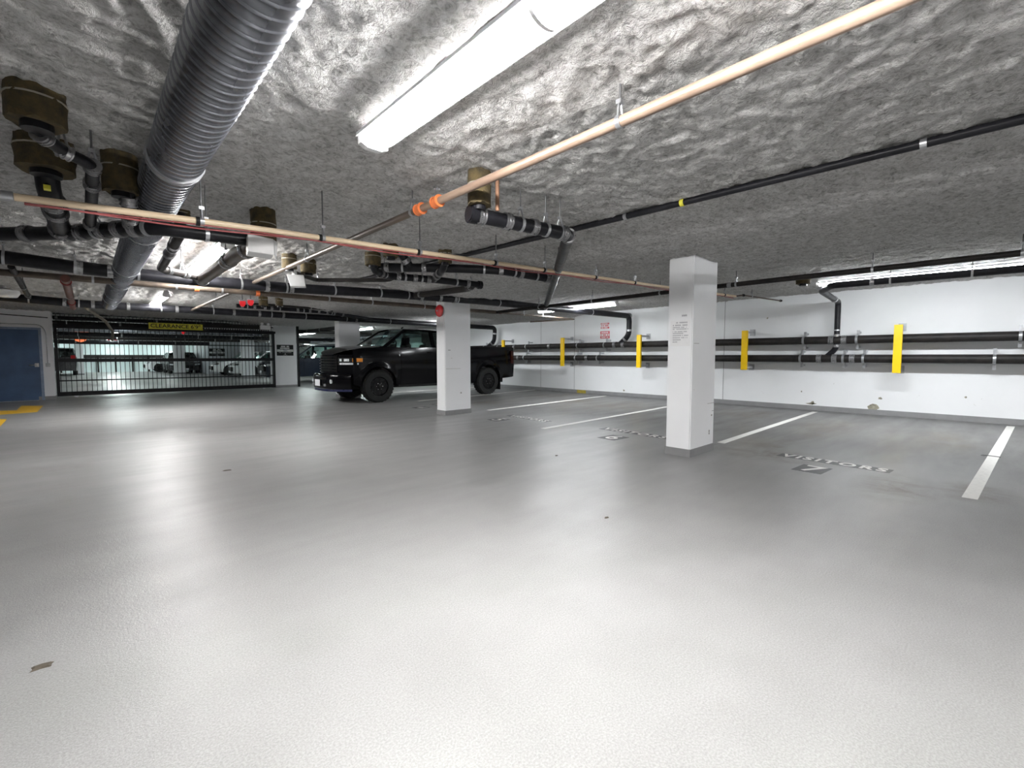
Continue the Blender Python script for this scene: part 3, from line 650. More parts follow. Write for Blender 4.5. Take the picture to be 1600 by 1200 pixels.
wall_sign('lower red wall sign with white print above the long wall pipes', 8.13, 8.47, 1.73, 1.95, INKR, [(1.88, 1.94, None, PAPER), (1.80, 1.87, PAPER, INKR), (1.74, 1.79, None, PAPER)])
# paper notice on the narrow side of the near pillar
nt_ = MB().box(5.107, 5.11, 2.46, 2.70, 1.30, 1.60).build('paper_notice', PAPER); tag(nt_, 'paper notice with small grey print taped to the near pillar', 'notice')
rnd = random.Random(3); mb = MB()
pl = lambda a, b, c, d: (lambda q: (q.v, q.f))(MB().box(5.1055, 5.108, 2.69 - b, 2.69 - a, c, d))
for i, z in enumerate((1.575, 1.545, 1.52, 1.50, 1.47, 1.45, 1.425, 1.40, 1.375, 1.35)): glyph_bars(mb, .02 if i else .06, (.21, .2, .19, .21, .2, .15, .21, .2, .12, .08)[i], z, .012 if i > 1 else .016, rnd, pl)
mb.build('notice_print', INKG, nt_)
mb = MB(); glyph_bars(mb, .13, .19, 1.655, .02, rnd, pl); mb.build('pencilled_number', INKG, p1)

# red alarm bell on the second pillar
be = empty('alarm_bell', (5.225, 7.66, 2.085)); tag(be, 'round red alarm bell on the pillar in front of the pickup', 'alarm bell')
MB().lathe([(.105, 0), (.105, -.03), (.07, -.035)], (0, 0, 0), 'x', 28).build('backplate', GREYMETAL, be, 40)
MB().lathe([(.118, -.032), (.122, -.045), (.112, -.07), (.085, -.088), (.05, -.097), (.012, -.1)], (0, 0, 0), 'x', 32).build('gong', BELL, be, 50)
MB().lathe([(.018, -.098), (.016, -.106), (.002, -.108)], (0, 0, 0), 'x', 12).build('centre_bolt', CHROME, be, 40)

# ================================================================== GATE
GY = 18.2
g = empty('sliding_gate', (2.25, GY, 0)); tag(g, 'black barred vehicle gate below the yellow clearance sign', 'gate')
X0, X1 = -2.88, 2.83
def bar_mesh(h): return MB().box(-.0075, .0075, -.0075, .0075, 0, h)
proto = bar_mesh(1.93).build('gate_bar', BLACKP, g); proto.location = (X0 + .09, 0, .1)
for k in range(1, 52):
    c = proto.copy(); col.objects.link(c); c.parent = g; c.location = (X0 + .09 + k * (X1 - X0 - .18) / 51, 0, .1)
for nm, z, h in (('bottom_rail', .05, .12), ('lower_rail', .47, .035), ('middle_rail', 1.02, .10), ('upper_rail', 1.54, .03), ('top_rail', 1.98, .085)):
    MB().box(X0, X1, -.03, .03, z, z + h).build(nm, BLACKP, g)
for x in (X0, X1 - .07): MB().box(x, x + .07, -.035, .035, .05, 2.06).build('gate_stile', BLACKP, g)
for x in (X0 + .4, X1 - .4): MB().lathe([(.05, -.02), (.05, .02)], (x, 0, .05), 'y', 16).build('gate_wheel', GALV, g)
hg = empty('overhead_grille', (2.25, GY + .12, 2.1)); tag(hg, 'fixed black grille filling the gap between gate top and ceiling', 'grille')
proto = MB().box(-.0065, .0065, -.0065, .0065, 0, .32).build('grille_bar', BLACKP, hg); proto.location = (X0 + .06, 0, 0)
for k in range(1, 64):
    c = proto.copy(); col.objects.link(c); c.parent = hg; c.location = (X0 + .06 + k * (X1 - X0 - .12) / 63, 0, 0)
for z in (-.03, .12, .28): MB().box(X0, X1, -.02, .02, z, z + .035).build('grille_rail', BLACKP, hg)
MB().box(X0 - .02, X1 + .05, -.10, -.04, -.09, -.01).build('gate_track', BLACKP, hg)
MB().box(.62, 2.6, -.08, .25, .06, .20).build('operator_rail', IRON2, hg)
mb = MB()
for k in range(30): mb.box(.7 + k * .07, .73 + k * .07, -.11, -.08, .0, .04)
o = mb.build('chain', GALV, hg); o['kind'] = 'stuff'
cs = MB().box(1.46, 2.86, 17.98, 18.0, 2.035, 2.225).build('clearance_sign', SIGNY, None, bevel=.004); tag(cs, 'yellow clearance sign hung over the gate', 'sign')
letters('sign_lettering', 'CLEARANCE 6\'9"', .165, (2.15, 17.978, 2.13), (1, 0, 0), (0, 0, 1), INK, cs, 1.06, .002)
for x in (1.6, 2.7): MB().tube([(x, 18.0, 2.2), (x, 18.06, 2.42)], .008, 6).build('sign_hanger', ROD, cs)
pc = empty('gate_post', (6.02, 18.7, 0)); tag(pc, 'slim black steel post on the right edge of the gate pillar', 'post')
MB().box(0, .075, -.04, .04, 0, 2.42).build('post_tube', BLACKP, pc)
MB().tube(arc_path([(.08, -.05, 1.75), (.15, -.05, 1.5), (.5, -.05, 1.38), (.8, -.05, 1.42)], .2), .008, 6).build('cable_loop', INK, pc, 60)
# picture sign on the gate pillar (print too small to read)
def pic_sign(name, label, x0, x1, z0, z1, y):
    o = MB().box(x0, x1, y - .008, y, z0, z1).build(name, INK); tag(o, label, 'sign')
    H = z1 - z0; W_ = x1 - x0; rnd = random.Random(5)
    MB().box(x0 + .01, x1 - .01, y - .010, y - .006, z0 + H * .36, z0 + H * .58).build('picture_band', pm('pale print', (.62, .64, .63), .6), o)
    MB().prism([(x0 + W_ * .36, z0 + H * .57), (x0 + W_ * .6, z0 + H * .62), (x0 + W_ * .62, z0 + H * .40), (x0 + W_ * .42, z0 + H * .36)], y - .0115, y - .008, 'y').build('picture_figure', INKG, o)
    mb = MB(); pl = lambda a, b, c, d: (lambda q: (q.v, q.f))(MB().box(x0 + a, x0 + b, y - .011, y - .007, c, d))
    for a, b, zz, hh in ((.25, .74, .85, .1), (.2, .8, .69, .09)): glyph_bars(mb, W_ * a, W_ * b, z0 + H * zz, H * hh, rnd, pl, .12)
    mb.build('sign_lettering', INKW, o)
    mb = MB(); glyph_bars(mb, W_ * .12, W_ * .88, z0 + H * .285, H * .05, rnd, pl); glyph_bars(mb, W_ * .47, W_ * .54, z0 + H * .15, H * .1, rnd, pl); glyph_bars(mb, W_ * .38, W_ * .62, z0 + H * .065, H * .03, rnd, pl); mb.build('small_print', INKG, o)
pic_sign('pillar_sign', 'black and white picture sign on the gate pillar', 5.27, 5.86, 1.21, 1.62, 18.62)
pic_sign('pillar_sign', 'small dark sign on the pale stairwell wall beyond the gate', 6.1, 7.0, 1.20, 1.72, 36.4)
eb = empty('emergency_light', (4.55, 17.3, 2.10)); tag(eb, 'white box with two lamp heads at the left top of the gate pillar', 'emergency light')
MB().box(-.16, .16, -.06, .06, 0, .14).build('battery_box', PLASTW, eb, bevel=.01)
for s in (-1, 1): MB().lathe([(.02, .06), (.045, .0), (.045, -.02), (.01, -.03)], (s * .1, 0, .19), 'y', 14).build('lamp_head', PLASTW, eb, 40)
MB().tube([(0, 0, .14), (0, 0, .36)], .012, 6).build('hanger_rod', ROD, eb)
ABOX = emit('red warning glow', (1, .03, .04), .07)
def warn(label, x, y, z, r, m=None):
    o = empty('warning_light', (x, y, z)); tag(o, label, 'warning light')
    MB().lathe([(r * 1.1, r * .9), (r * 1.1, r * 1.25), (.01, r * 1.3)], (0, 0, 0), 'z', 16).build('lamp_base', GREYMETAL, o, 40)
    MB().lathe([(.01, -r), (r * .6, -r * .8), (r, 0), (r, r * .9)], (0, 0, 0), 'z', 16).build('lamp_dome', m or ABOX, o, 60)
    MB().tube([(0, 0, r * 1.25), (0, 0, 2.44 - z)], .01, 6).build('hanger_rod', ROD, o)
warn('left one of two red alarm lights under the pipes before the gate', 2.27, 10.1, 2.20, .055); warn('right one of two red alarm lights under the pipes before the gate', 2.40, 10.05, 2.225, .055)
warn('orange glowing lamp deep beyond the left end of the gate', -.15, 31, 2.18, .30, emit('orange lamp glow', (1, .25, .10), .14))
warn('red lamp deep beyond the gate, right of the orange one', 1.2, 36, 2.12, .22); warn('small red lamp just behind the gate below the yellow sign', 2.45, 18.9, 1.98, .05)
# distant pipe runs beyond the gate
for i, (pts, r, mt) in enumerate([([(-3, 20.5, 2.25), (10, 20.5, 2.25)], .07, IRON2), ([(-3, 23.5, 2.2), (6.0, 23.5, 2.22)], .11, DUCT), ([(-3, 26.5, 2.12), (11, 26.5, 2.12)], .09, IRON), ([(-3, 30.5, 2.1), (11, 30.5, 2.1)], .09, IRON2), ([(-3, 34.5, 2.0), (5.8, 34.5, 2.0)], .1, IRON), ([(-3, 19.5, 2.36), (5, 19.5, 2.36)], .045, IRON), ([(7.0, 16, 2.25), (7.0, 30, 2.25)], .08, IRON2), ([(10.6, 15.2, 2.15), (10.6, 30, 2.15)], .16, DUCT)]):
    pipe('overhead_pipe', ['first black pipe beyond the gate', 'silver pipe beyond the gate catching the light', 'second thick black pipe beyond the gate', 'third pipe far beyond the gate', 'farthest thick black pipe beyond the gate', 'thin black pipe close above the gate top', 'dark pipe running back over the dark van', 'silver duct running back near the far right wall'][i], 'pipe', pts, r, mt, bands=(.3, .6), hangers=(.2, .5, .8))

# ================================================================== VEHICLES
def interp(pts, u): return float(np.interp(u, [p[0] for p in pts], [p[1] for p in pts]))
def wheel(parent, u, v, r, side, wd=.24, spokes=8, rimr=.58):
    """tyre with tread blocks, rim with spokes; side is the outward direction along v"""
    t = MB(); s = side
    t.lathe([(r * rimr, 0), (r * .80, s * .012), (r * .93, -s * .004), (r, -s * .05), (r, -s * (wd - .05)), (r * .93, -s * wd), (r * rimr, -s * wd)], (u, v, r), 'y', 40, caps=False)
    for k in range(28):
        a = 2 * PI * k / 28
        for o_ in (.035, wd - .085):
            p = [(r * .985, a - .06), (r * 1.02, a - .055), (r * 1.02, a + .055), (r * .985, a + .06)]
            q = [(u + rr * math.cos(b), v - s * o_, r + rr * math.sin(b)) for rr, b in p]
            t.hexa(q, [(x, y - s * .05, z) for x, y, z in q])
    ty = t.build('tyre', TYRE, parent, 40)
    m = MB(); m.lathe([(r * rimr * 1.02, -s * .02), (r * rimr * .97, s * .004), (r * rimr * .90, -s * .02), (r * rimr * .86, -s * .12), (.01, -s * .12)], (u, v, r), 'y', 32)
    for k in range(spokes):
        a = 2 * PI * k / spokes; ca, sa = math.cos(a), math.sin(a); ri = r * rimr
        q = []
        for rr, hw, dv in ((.05, .03, -.025), (ri * .93, .022, -.012)):
            for sg in (-1, 1): q.append((u + rr * ca - sg * hw * sa, v + s * dv, r + rr * sa + sg * hw * ca))
        b = [q[0], q[1], q[3], q[2]]; m.hexa(b, [(x, y - s * .05, z) for x, y, z in b])
    m.lathe([(.065, -s * .06), (.06, -s * .01), (.03, s * .0), (.005, s * .002)], (u, v, r), 'y', 14)
    rm = m.build('wheel_rim', RIM, ty, 40)
    lg = MB()
    for k in range(6): lg.lathe([(.011, -s * .03), (.011, -s * .0), (.004, s * .004)], (u + .085 * math.cos(k * PI / 3), v, r + .085 * math.sin(k * PI / 3)), 'y', 6)
    lg.build('wheel_nuts', CHROME, ty, 40)

def vehicle(name, label, cat, loc, rz, S, paint):
    """Body lofted from side profiles. S: L, W, top (belt and hood height along u), bot, arches [(u, z, R)], cab (base front, roof front, roof rear, base rear),
    roof z, sections [(part name, u0, u1)], panes, r (tyre radius)"""
    t = empty(name, loc, rz); tag(t, label, cat); W2 = S['W'] / 2; L = S['L']
    def plan(u):
        f = S.get('nose', .5); a = max(0, 1 - u / f); b = max(0, 1 - (L - u) / .35)
        return W2 - S.get('nose_in', .22) * a ** 2.2 - .07 * b ** 2
    def zb(u):
        z = interp(S['bot'], u)
        for (uc, zc, R) in S['arches']:
            if abs(u - uc) < R: z = max(z, zc + math.sqrt(R * R - (u - uc) ** 2))
        return z
    zmid = S.get('zmid', .85)
    def lat(u, z):
        w_ = plan(u) - .045 * ((z - zmid) / .5) ** 2 if z < zmid else plan(u) - S.get('tumble', .05) * ((z - zmid) / .55) ** 2
        for (uc, zc, R) in S['arches']:
            d = math.hypot(u - uc, z - zc); w_ += S.get('flare', .03) * math.exp(-((d - R) / .07) ** 2)
        return w_
    def us(u0, u1):
        a = list(np.linspace(u0, u1, max(3, int((u1 - u0) / .09))))
        for (uc, zc, R) in S['arches']:
            a += [uc + R * math.cos(q) for q in np.linspace(0, PI, 19)]
        return sorted(x for x in set(round(x, 4) for x in a) if u0 - 1e-6 <= x <= u1 + 1e-6)
    def side(nm, u0, u1, mat, off=0, zt=None, z0=None):
        for s in (-1, 1):
            mb = MB(); rows = []; U = us(u0, u1); n = 10
            for k in range(n + 1):
                row = []
                for u in U:
                    a, b = (z0 if z0 else zb(u)), (zt(u) if zt else interp(S['top'], u)); z = a + (b - a) * k / n
                    row.append((u, s * (lat(u, z) + off), z))
                rows.append(row)
            mb.grid(rows); back = [[(u, y - s * .045, z) for u, y, z in r] for r in rows]; mb.grid(back)
            m, R_ = len(U), n + 1; o2 = R_ * m; rim = []
            for i in range(m - 1): rim += [(i, i + 1, o2 + i + 1, o2 + i), ((R_ - 1) * m + i, (R_ - 1) * m + i + 1, o2 + (R_ - 1) * m + i + 1, o2 + (R_ - 1) * m + i)]
            for i in range(R_ - 1): rim += [(i * m, (i + 1) * m, o2 + (i + 1) * m, o2 + i * m), (i * m + m - 1, (i + 1) * m + m - 1, o2 + (i + 1) * m + m - 1, o2 + i * m + m - 1)]
            mb.f += rim; ob = mb.build(nm, mat, t, 40)
            if 'door' in nm and S.get('handles', True):
                h = MB(); uu = u1 - .16; zz = interp(S['top'], uu) - .13
                h.box(uu - .1, uu + .06, s * (lat(uu, zz) + off) - .006, s * (lat(uu, zz) + off) + s * .03, zz - .014, zz + .014); h.build('door_handle', S.get('handle_mat', paint), ob, bevel=.004)
    for nm, u0, u1 in S['sections']: side(nm, u0 + .004, u1 - .004, paint)
    # sheet metal across the top, nose to windscreen, and deck behind the cab
    def deck(nm, u0, u1, crown, mat=paint):
        rows = []
        for u in np.linspace(u0, u1, 14):
            w_ = lat(u, interp(S['top'], u)) - .004; z = interp(S['top'], u)
            rows.append([(u, w_ * q, z + crown * (1 - q * q)) for q in np.linspace(-1, 1, 13)])
        MB().grid(rows).build(nm, mat, t, 60)
    c0, r0, r1, c1 = S['cab']
    nf = S.get('hood_front')
    if nf:
        rows = []
        for k in np.linspace(0, 1, 16):
            row = []
            for q in np.linspace(-1, 1, 21):
                u = nf(q) * (1 - k) + (c0 + .15) * k; wq = lat(u, interp(S['top'], u)) - .004
                row.append((u, q * (.90 * (1 - min(1, k * 4)) + wq * min(1, k * 4)), interp(S['top'], u) + S.get('crown', .05) * (1 - q * q) * min(1, .25 + k * 3)))
            rows.append(row)
        MB().grid(rows).build('hood', paint, t, 60)
    else: deck('hood', .02 if not S.get('front') else S['front'], c0 + .15, S.get('crown', .05))
    if S.get('rear_deck'): deck(S['rear_deck'], c1 - .1, L - .02, .03)
    # cab: roof, pillars, panes
    zr = S['roof']; belt = lambda u: interp(S['top'], u)
    wr_ = lambda u: lat(u, belt(u)) - S.get('roof_in', .2)
    def sp(u, f, s, inset=0):
        """point on the cab side: f 0 at the belt, 1 at the roof edge"""
        zt_ = zr - .05; b = belt(u); z = b + (zt_ - b) * f
        return (u, s * ((lat(u, b) - .02) * (1 - f) + wr_(u) * f - inset), z)
    rows = []
    for u in np.linspace(r0 - .05, r1 + .04, 14):
        e = 1 - (2 * (u - r0) / (r1 - r0) - 1) ** 2
        rows.append([(u, wr_(u) * 1.02 * q, zr - .05 + .05 * (1 - q * q) ** .6 + .035 * max(0, e) - .02) for q in np.linspace(-1, 1, 15)])
    top_rows = rows; mb = MB(); mb.grid(rows); mb.grid([[(x, y, z - .05) for x, y, z in r] for r in rows]); mb.build('roof', paint, t, 60)
    def plate(mb, poly, s, th=.05):
        mb.hexa([sp(u, f, s) for u, f in poly], [sp(u, f, s, th) for u, f in poly])
    for s in (-1, 1):
        a = MB()
        for q in S['pillars'](c0, r0, r1, c1): plate(a, q, s)
        a.build('cab_frame', paint, t, 30)
        for q in S['panes'](c0, r0, r1, c1):
            p_ = MB(); p_.hexa([sp(u, f, s, .018) for u, f in q], [sp(u, f, s, .024) for u, f in q]); p_.build('side_window', S.get('glass', GLASS), t)
    for nm, ub, ut in (('windscreen', c0, r0), ('rear_window', c1, r1)):
        rows = []
        for f in np.linspace(0, 1, 7):
            row = []
            for q in np.linspace(-1, 1, 9):
                bl = sp(ub, 0, 1); tp = sp(ut, 1, 1); bow = (.10 if nm == 'windscreen' else -.04) * (1 - q * q) * (1 - .6 * f) * (-1)
                row.append((bl[0] * (1 - f) + tp[0] * f + bow, q * (bl[1] * (1 - f) + tp[1] * f) * .97, bl[2] * (1 - f) + tp[2] * f))
            rows.append(row)
        MB().grid(rows).build(nm, S.get('glass', GLASS), t, 60)
    # nose and tail
    ft, fb = S['top'][0][1], S['bot'][0][1]
    def uf(q, z): return S.get('front', .02) + S.get('nose_in', .22) * 1.25 * abs(q) ** 3 - .05 * math.sin(PI * (z - fb) / (ft - fb))
    hw = lambda z: lat(S.get('front', .02) + S.get('nose_in', .22), z)
    rows = [[(uf(q, z), q * (plan(uf(1, z)) - .01), z + (.0)) for q in np.linspace(-1, 1, 17)] for z in np.linspace(fb, ft + .01, 9)]
    if not S.get('own_front'): MB().grid(rows).build('front_fascia', paint, t, 60)
    zt_, zl = interp(S['top'], L - .02), interp(S['bot'], L)
    MB().grid([[(L - .03 + .03 * (1 - q * q), q * lat(L - .03, z), z) for q in np.linspace(-1, 1, 11)] for z in np.linspace(zl, zt_, 7)]).build(S.get('tail', 'tailgate'), paint, t, 60)
    fm = MB(); fm.box(.35, L - .25, -W2 * .62, W2 * .62, S.get('fz', .34), .62); fm.build('chassis', TRIM, t)
    il = MB(); il.box(c0 + .2, c1 - .02, -W2 * .86, W2 * .86, .6, belt((c0 + c1) / 2) - .35); il.build('cabin_floor', SEAT, t)
    ds = MB(); ds.box(c0 - .05, c0 + .38, -W2 * .84, W2 * .84, .7, belt(c0 + .2) - .02); ds.build('dashboard', SEAT, t, bevel=.03)
    for (uc, zc, R) in S['arches']:
        for s in (-1, 1): 
            wheel(t, uc, s * (W2 + S.get('wheel_out', -.01)), S['r'], s, S.get('tw', .22), S.get('spokes', 8), S.get('rimr', .6))
            a = MB(); a.grid([[(uc + R * 1.0 * math.cos(q), s * y, zc + R * 1.0 * math.sin(q)) for q in np.linspace(0, PI, 15)] for y in (W2 * .45, W2 - .06)]); a.build('wheel_well', TRIM, t, 60)
        MB().tube([(uc, -W2 * .8, zc), (uc, W2 * .8, zc)], .05, 8).build('axle', TRIM, t)
    su = S['seats']
    for i, u in enumerate(su):
        for v in (-W2 * .42, W2 * .42):
            b = belt(u); q = MB(); q.hexa([(u - .05, v - .25, .75), (u + .12, v - .25, .75), (u + .12, v + .25, .75), (u - .05, v + .25, .75)], [(u + .10, v - .21, b + .12), (u + .22, v - .21, b + .12), (u + .22, v + .21, b + .12), (u + .10, v + .21, b + .12)])
            se = q.build('seat', SEAT, t, bevel=.03); MB().box(u + .12, u + .23, v - .13, v + .13, b + .14, b + .34).build('headrest', SEAT, se, 40, bevel=.04)
    st = MB(); cx, cz = c0 + .52, belt(c0) + .02
    st.tube([(cx + .07 * math.sin(a), W2 * -.42 + .18 * math.cos(a) * 1., cz + .17 * math.sin(a)) for a in np.linspace(0, 2 * PI, 21)], .016, 8); st.build('steering_wheel', TRIM, t, 60)
    return t, lat, plan, uf, belt
std_pillars = lambda B: (lambda c0, r0, r1, c1: [[(c0 - .02, 0), (c0 + .1, 0), (r0 + .07, 1), (r0 - .04, 1)], [(r0 - .04, .93), (r1 + .04, .93), (r1 + .04, 1.0), (r0 - .04, 1.0)]] + [[(b - .06, 0), (b + .06, 0), (b + .045, 1), (b - .045, 1)] for b in B] + [[(c1 - S_C, 0), (c1, 0), (r1 + .04, 1), (r1 - .12, 1)]])
S_C = .22
def std_panes(B):
    def f(c0, r0, r1, c1):
        e = [c0 + .1] + [x for b in B for x in (b - .06, b + .06)] + [c1 - S_C]; t_ = [r0 + .07] + [x for b in B for x in (b - .045, b + .045)] + [r1 - .12]
        return [[(e[i], .01), (e[i + 1], .01), (t_[i + 1], .93), (t_[i], .93)] for i in range(0, len(e), 2)]
    return f
# --- the black pickup (front toward -x)
TR = dict(L=6.02, W=1.93, r=.415, roof=1.965, zmid=.95, nose=.75, nose_in=.20, front=.26, crown=.06, flare=.03, tumble=.05, roof_in=.20, own_front=True, hood_front=lambda q: .245 + .30 * abs(q) ** 3.2, tail='tailgate', seats=(2.15, 3.25), tw=.28, rimr=.60, spokes=8, wheel_out=.015,
     top=[(0, 1.15), (.24, 1.20), (.30, 1.255), (.40, 1.31), (.52, 1.35), (.75, 1.39), (1.4, 1.435), (1.9, 1.42), (4.0, 1.43), (4.05, 1.45), (6.02, 1.465)],
     bot=[(0, .55), (.5, .5), (.72, .42), (1.6, .42), (4.2, .40), (5.3, .48), (6.02, .52)], arches=[(1.20, .43, .495), (4.85, .44, .495)], cab=(1.36, 2.08, 3.58, 3.98),
     sections=[('front_fender', .53, 1.84), ('front_door', 1.84, 2.92), ('rear_door', 2.92, 3.78), ('cab_corner', 3.78, 4.02), ('cargo_box', 4.05, 5.93)],
     pillars=std_pillars([2.90]), panes=std_panes([2.90]))
tk, lat, plan, uf, belt = vehicle('pickup_truck', 'black pickup truck parked behind the second pillar', 'truck', (4.28, 10.85 + .965, 0), 0, TR, TRUCKP)
def fu(q, z): return .24 + .30 * abs(q) ** 3.2 + .03 * max(0, (z - 1.15)) * 2
fz = lambda z0, z1, q0, q1, off, n=9, m=4: [[(fu(q, z) - off, q * .90, z) for q in np.linspace(q0, q1, n)] for z in np.linspace(z0, z1, m)]
MB().grid(fz(.70, 1.225, -1, 1, 0, 21, 8)).build('front_fascia', TRUCKP, tk, 60)
gr = MB().grid(fz(.80, 1.19, -.60, .60, .012, 13)).build('grille', TRIM, tk, 60)
for z in (.85, .92, .99, 1.06, 1.13): 
    mb = MB(); mb.grid(fz(z, z + .022, -.60, .60, .035, 13, 2)); mb.grid(fz(z + .022, z + .0221, -.6, .6, .012, 13, 2)); mb.build('grille_bar', TRUCKP, gr, 60)
gf = MB()
for z in (.775, 1.185): gf.grid(fz(z, z + .03, -.64, .64, .03, 13, 2))
gf.build('grille_surround', TRUCKP, tk, 60)
for s in (-1, 1):
    pts = [(fu(q, 1.05) - .014, s * q * .90) for q in np.linspace(.64, 1.0, 7)] + [(.66, s * (lat(.66, 1.05) + .012)), (.76, s * (lat(.76, 1.05) + .012))]
    hl = MB(); hl.grid([[(u, v, z0 + (z1 - z0) * k / 3) for (u, v), z0, z1 in zip(pts, [.965, .965, .965, .968, .972, .98, .99, 1.0, 1.02], [1.14, 1.145, 1.145, 1.145, 1.145, 1.145, 1.145, 1.14, 1.13])] for k in range(4)])
    h = hl.build('headlight', TRIM, tk, 60)
    MB().grid([[(u - .006, v * 1.004, z) for (u, v) in pts[1:8]] for z in (.975, 1.02)]).build('painted_reflector', LENS, h, 60)  # pale colour painted in place of a bright chrome reflection
    for a, b in ((1, 3), (3, 6)): MB().grid([[(u - .008, v * 1.006, z) for (u, v) in pts[a:b]] for z in (1.06, 1.12)]).build('lamp_lens', LENS, h, 60)
    MB().grid([[(u - .004, v * 1.008, z) for (u, v) in pts[6:9]] for z in (1.045, 1.135)]).build('amber_marker', AMBER, h, 60)
bp = MB(); rows = []
def bu(q): return .06 + .42 * abs(q) ** 3.4
for off, z in ((.0, .36), (-.05, .38), (-.06, .50), (-.06, .68), (-.03, .735), (.06, .74)):
    rows.append([(bu(q) + off + .03, q * .955, z) for q in np.linspace(-1, 1, 25)])
bp.grid(rows); bm_ = bp.build('front_bumper', TRUCKP, tk, 50)
MB().grid([[(bu(q) - .045, q * .9, z) for q in np.linspace(-.5, .5, 11)] for z in (.60, .655)]).build('bumper_inlet', TRIM, bm_, 60)
MB().grid([[(bu(q) - .0, q * .955, z) for q in np.linspace(-1, 1, 25)] for z in (.31, .365)]).build('bumper_lip', pm('blue black lip', (.01, .014, .06), .3, coat=.5), bm_, 60)
MB().box(.02 - .028, .0, -.16, .16, .44, .60).build('licence_plate', PLATE, bm_)
for s in (-1, 1):
    q = .62 * s; MB().lathe([(.05, -.03), (.05, 0)], (bu(q) - .02, q * .955, .56), 'x', 14).build('fog_lamp', LENS, bm_, 40)
    MB().box(bu(.42) - .07, bu(.42) + .0, s * .38 - .02, s * .38 + .02, .44, .50).build('tow_hook', GREYMETAL, bm_, bevel=.006)
    y = s * (lat(1.95, 1.45) + .02)
    mm = MB(); mm.hexa([(1.83, y + s * .03, 1.47), (1.97, y + s * .05, 1.47), (1.97, y + s * .24, 1.49), (1.86, y + s * .22, 1.49)], [(1.84, y + s * .04, 1.66), (1.97, y + s * .05, 1.67), (1.97, y + s * .23, 1.67), (1.88, y + s * .21, 1.66)]); mm.box(1.88, 1.94, min(y - s * .04, y + s * .06), max(y - s * .04, y + s * .06), 1.49, 1.53)
    mr = mm.build('door_mirror', TRUCKP, tk, bevel=.012)
    MB().box(1.972, 1.978, min(y + s * .07, y + s * .21), max(y + s * .07, y + s * .21), 1.51, 1.65).build('mirror_glass', CHROME, mr)
    MB().box(5.36, 5.38, s * .80 - .13, s * .80 + .13, .13, .50).build('mud_flap', TRIM, tk)
    MB().box(5.80, 5.935, s * .93 - .04, s * .93 + .012, .95, 1.36).build('tail_light', TAILRED, tk, bevel=.015)
    MB().box(4.05, 5.93, s * .86 - .05, s * .86 + .06, 1.455, 1.485).build('box_rail', TRIM, tk, bevel=.01)
    MB().tube([(1.75, s * .93, .40), (3.95, s * .93, .39)], .035, 10).build('side_step', TRIM, tk, 40)
    MB().box(1.78, 1.80, s * lat(1.8, 1.1) - .002, s * (lat(1.8, 1.1)) + s * .006, 1.19, 1.23).build('fender_badge', CHROME, tk)
rb = MB(); rb.prism([(5.83, -.90), (5.98, -.90), (6.08, -.7), (6.08, .7), (5.98, .90), (5.83, .90)], .52, .79); rb.build('rear_bumper', TRIM, tk, bevel=.03)
MB().box(4.03, 4.08, -.88, .88, .7, 1.45).build('box_front_wall', TRUCKP, tk); MB().box(4.05, 5.93, -.86, .86, .78, .82).build('box_floor', TRIM, tk)
MB().tube([(2.4, .0, 1.985), (2.45, 0, 2.02)], .02, 8).build('roof_antenna', TRIM, tk)

# --- vehicles beyond the gate
VAN = dict(L=4.95, W=1.95, r=.34, roof=1.74, zmid=.8, nose=.8, nose_in=.30, flare=.02, tumble=.05, roof_in=.16, seats=(2.0, 3.0), glass=GLASS, wheel_out=-.03,
     top=[(0, .80), (.12, .92), (.5, 1.0), (1.1, 1.07), (1.5, 1.10), (4.95, 1.14)], bot=[(0, .26), (.4, .26), (4.95, .30)], arches=[(.95, .34, .39), (3.95, .34, .39)], cab=(1.05, 1.95, 4.4, 4.85),
     sections=[('front_fender', .25, 1.5), ('front_door', 1.5, 2.55), ('sliding_door', 2.55, 3.55), ('rear_quarter', 3.55, 4.9)], pillars=std_pillars([2.55, 3.55]), panes=std_panes([2.55, 3.55]))
CAR = dict(L=4.5, W=1.82, r=.32, roof=1.50, zmid=.7, nose=.7, nose_in=.28, flare=.02, tumble=.05, roof_in=.18, seats=(1.95, 2.8), wheel_out=-.03,
     top=[(0, .66), (.12, .76), (.5, .86), (1.1, .93), (1.5, .97), (4.0, 1.0), (4.5, .96)], bot=[(0, .22), (4.5, .26)], arches=[(.85, .32, .37), (3.5, .32, .37)], cab=(1.05, 1.75, 3.3, 4.05), rear_deck='boot_lid',
     sections=[('front_fender', .25, 1.45), ('front_door', 1.45, 2.5), ('rear_door', 2.5, 3.4), ('rear_quarter', 3.4, 4.45)], pillars=std_pillars([2.5]), panes=std_panes([2.5]))
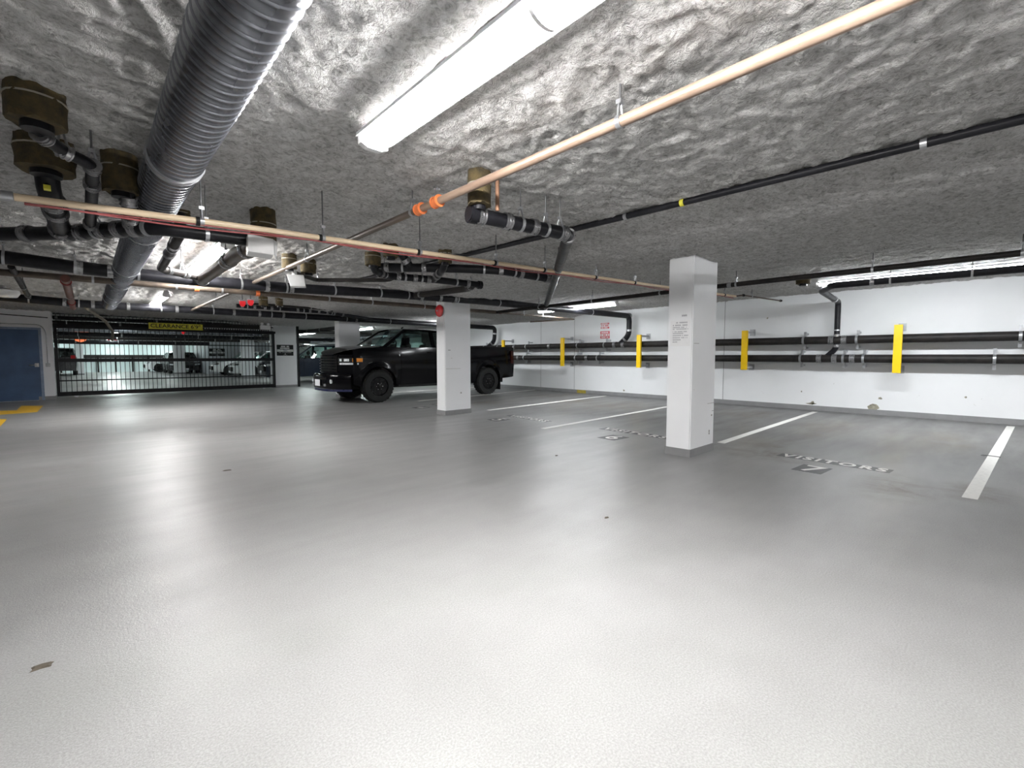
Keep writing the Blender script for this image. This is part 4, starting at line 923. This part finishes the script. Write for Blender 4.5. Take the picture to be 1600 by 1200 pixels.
def lamps(t, z, uu, w_, mat=LENS, dark=True):
    for s in (-1, 1):
        MB().hexa([(uu - .03, s * (w_ - .35), z - .05), (uu + .30, s * (w_ + .005), z - .02), (uu + .30, s * (w_ + .005), z + .06), (uu - .02, s * (w_ - .35), z + .05)], [(uu + .04, s * (w_ - .36), z - .05), (uu + .33, s * (w_ - .05), z - .02), (uu + .33, s * (w_ - .05), z + .06), (uu + .04, s * (w_ - .36), z + .05)]).build('headlight', mat, t)
    MB().box(-.055, .02, -w_ * .5, w_ * .5, z - .28, z - .04).build('grille', TRIM, t); MB().box(-.062, -.04, -.17, .17, z - .36, z - .25).build('licence_plate', PLATE, t)
    for s in (-1, 1): MB().box(.95 + .6, .95 + .7, s * (w_ + .06) - .09, s * (w_ + .06) + .09, z + .30, z + .42).build('door_mirror', TRIM, t, bevel=.02)
van, *_ = vehicle('minivan', 'dark navy van parked behind the gate pillar', 'van', (5.75, 22.6, 0), 0, VAN, NAVY); lamps(van, .80, .02, .95)
for s in (-1, 1): MB().tube([(2.1, s * .72, 1.77), (4.4, s * .72, 1.77)], .018, 8).build('roof_rail', CHROME, van, 40)
ca, *_ = vehicle('car', 'white car with a black wheel beyond the gate, partly behind a pillar', 'car', (6.0, 29.9, 0), 0, CAR, WHITEP); lamps(ca, .62, .02, .88)
cb, *_ = vehicle('car', 'white car farther back whose nose faces left before the pale stairwell wall', 'car', (5.7, 33.6, 0), 0, CAR, WHITEP); lamps(cb, .62, .02, .88)
cc, *_ = vehicle('car', 'white car at the back wall beyond the middle of the gate', 'car', (3.2, 43.9, 0), 0, CAR, WHITEP); lamps(cc, .62, .02, .88)
cd, *_ = vehicle('car', 'dark grey car beside the stairwell wall beyond the gate', 'car', (5.0, 38.2, 0), PI / 2, CAR, GREYP); lamps(cd, .62, .02, .88)

cr_, *_ = vehicle('car', 'dark van with red tail lights showing beyond the left end of the gate', 'van', (-1.35, 44.0, 0), -PI / 2, VAN, GREYP); lamps(cr_, .80, .02, .95)
for s in (-1, 1): MB().box(4.86, 5.0, s * .80 - .12, s * .80 + .12, .95, 1.25).build('tail_light', BELL, cr_)
cg, *_ = vehicle('car', 'dark car at the far left behind the gate, beside the red tail lights', 'car', (-3.4, 39.5, 0), PI / 2, VAN, GREYP); lamps(cg, .80, .02, .95)
# low dark crash rail along the back wall
rl = empty('crash_rail', (2.0, YB - .25, 0)); tag(rl, 'low dark rail along the far back wall', 'rail')
MB().box(-4.5, 3.8, -.05, .05, 1.05, 1.3).build('rail_beam', IRON2, rl)
for x in np.linspace(-4.3, 3.6, 9): MB().box(x - .05, x + .05, -.05, .2, 0, 1.2).build('rail_post', IRON2, rl)
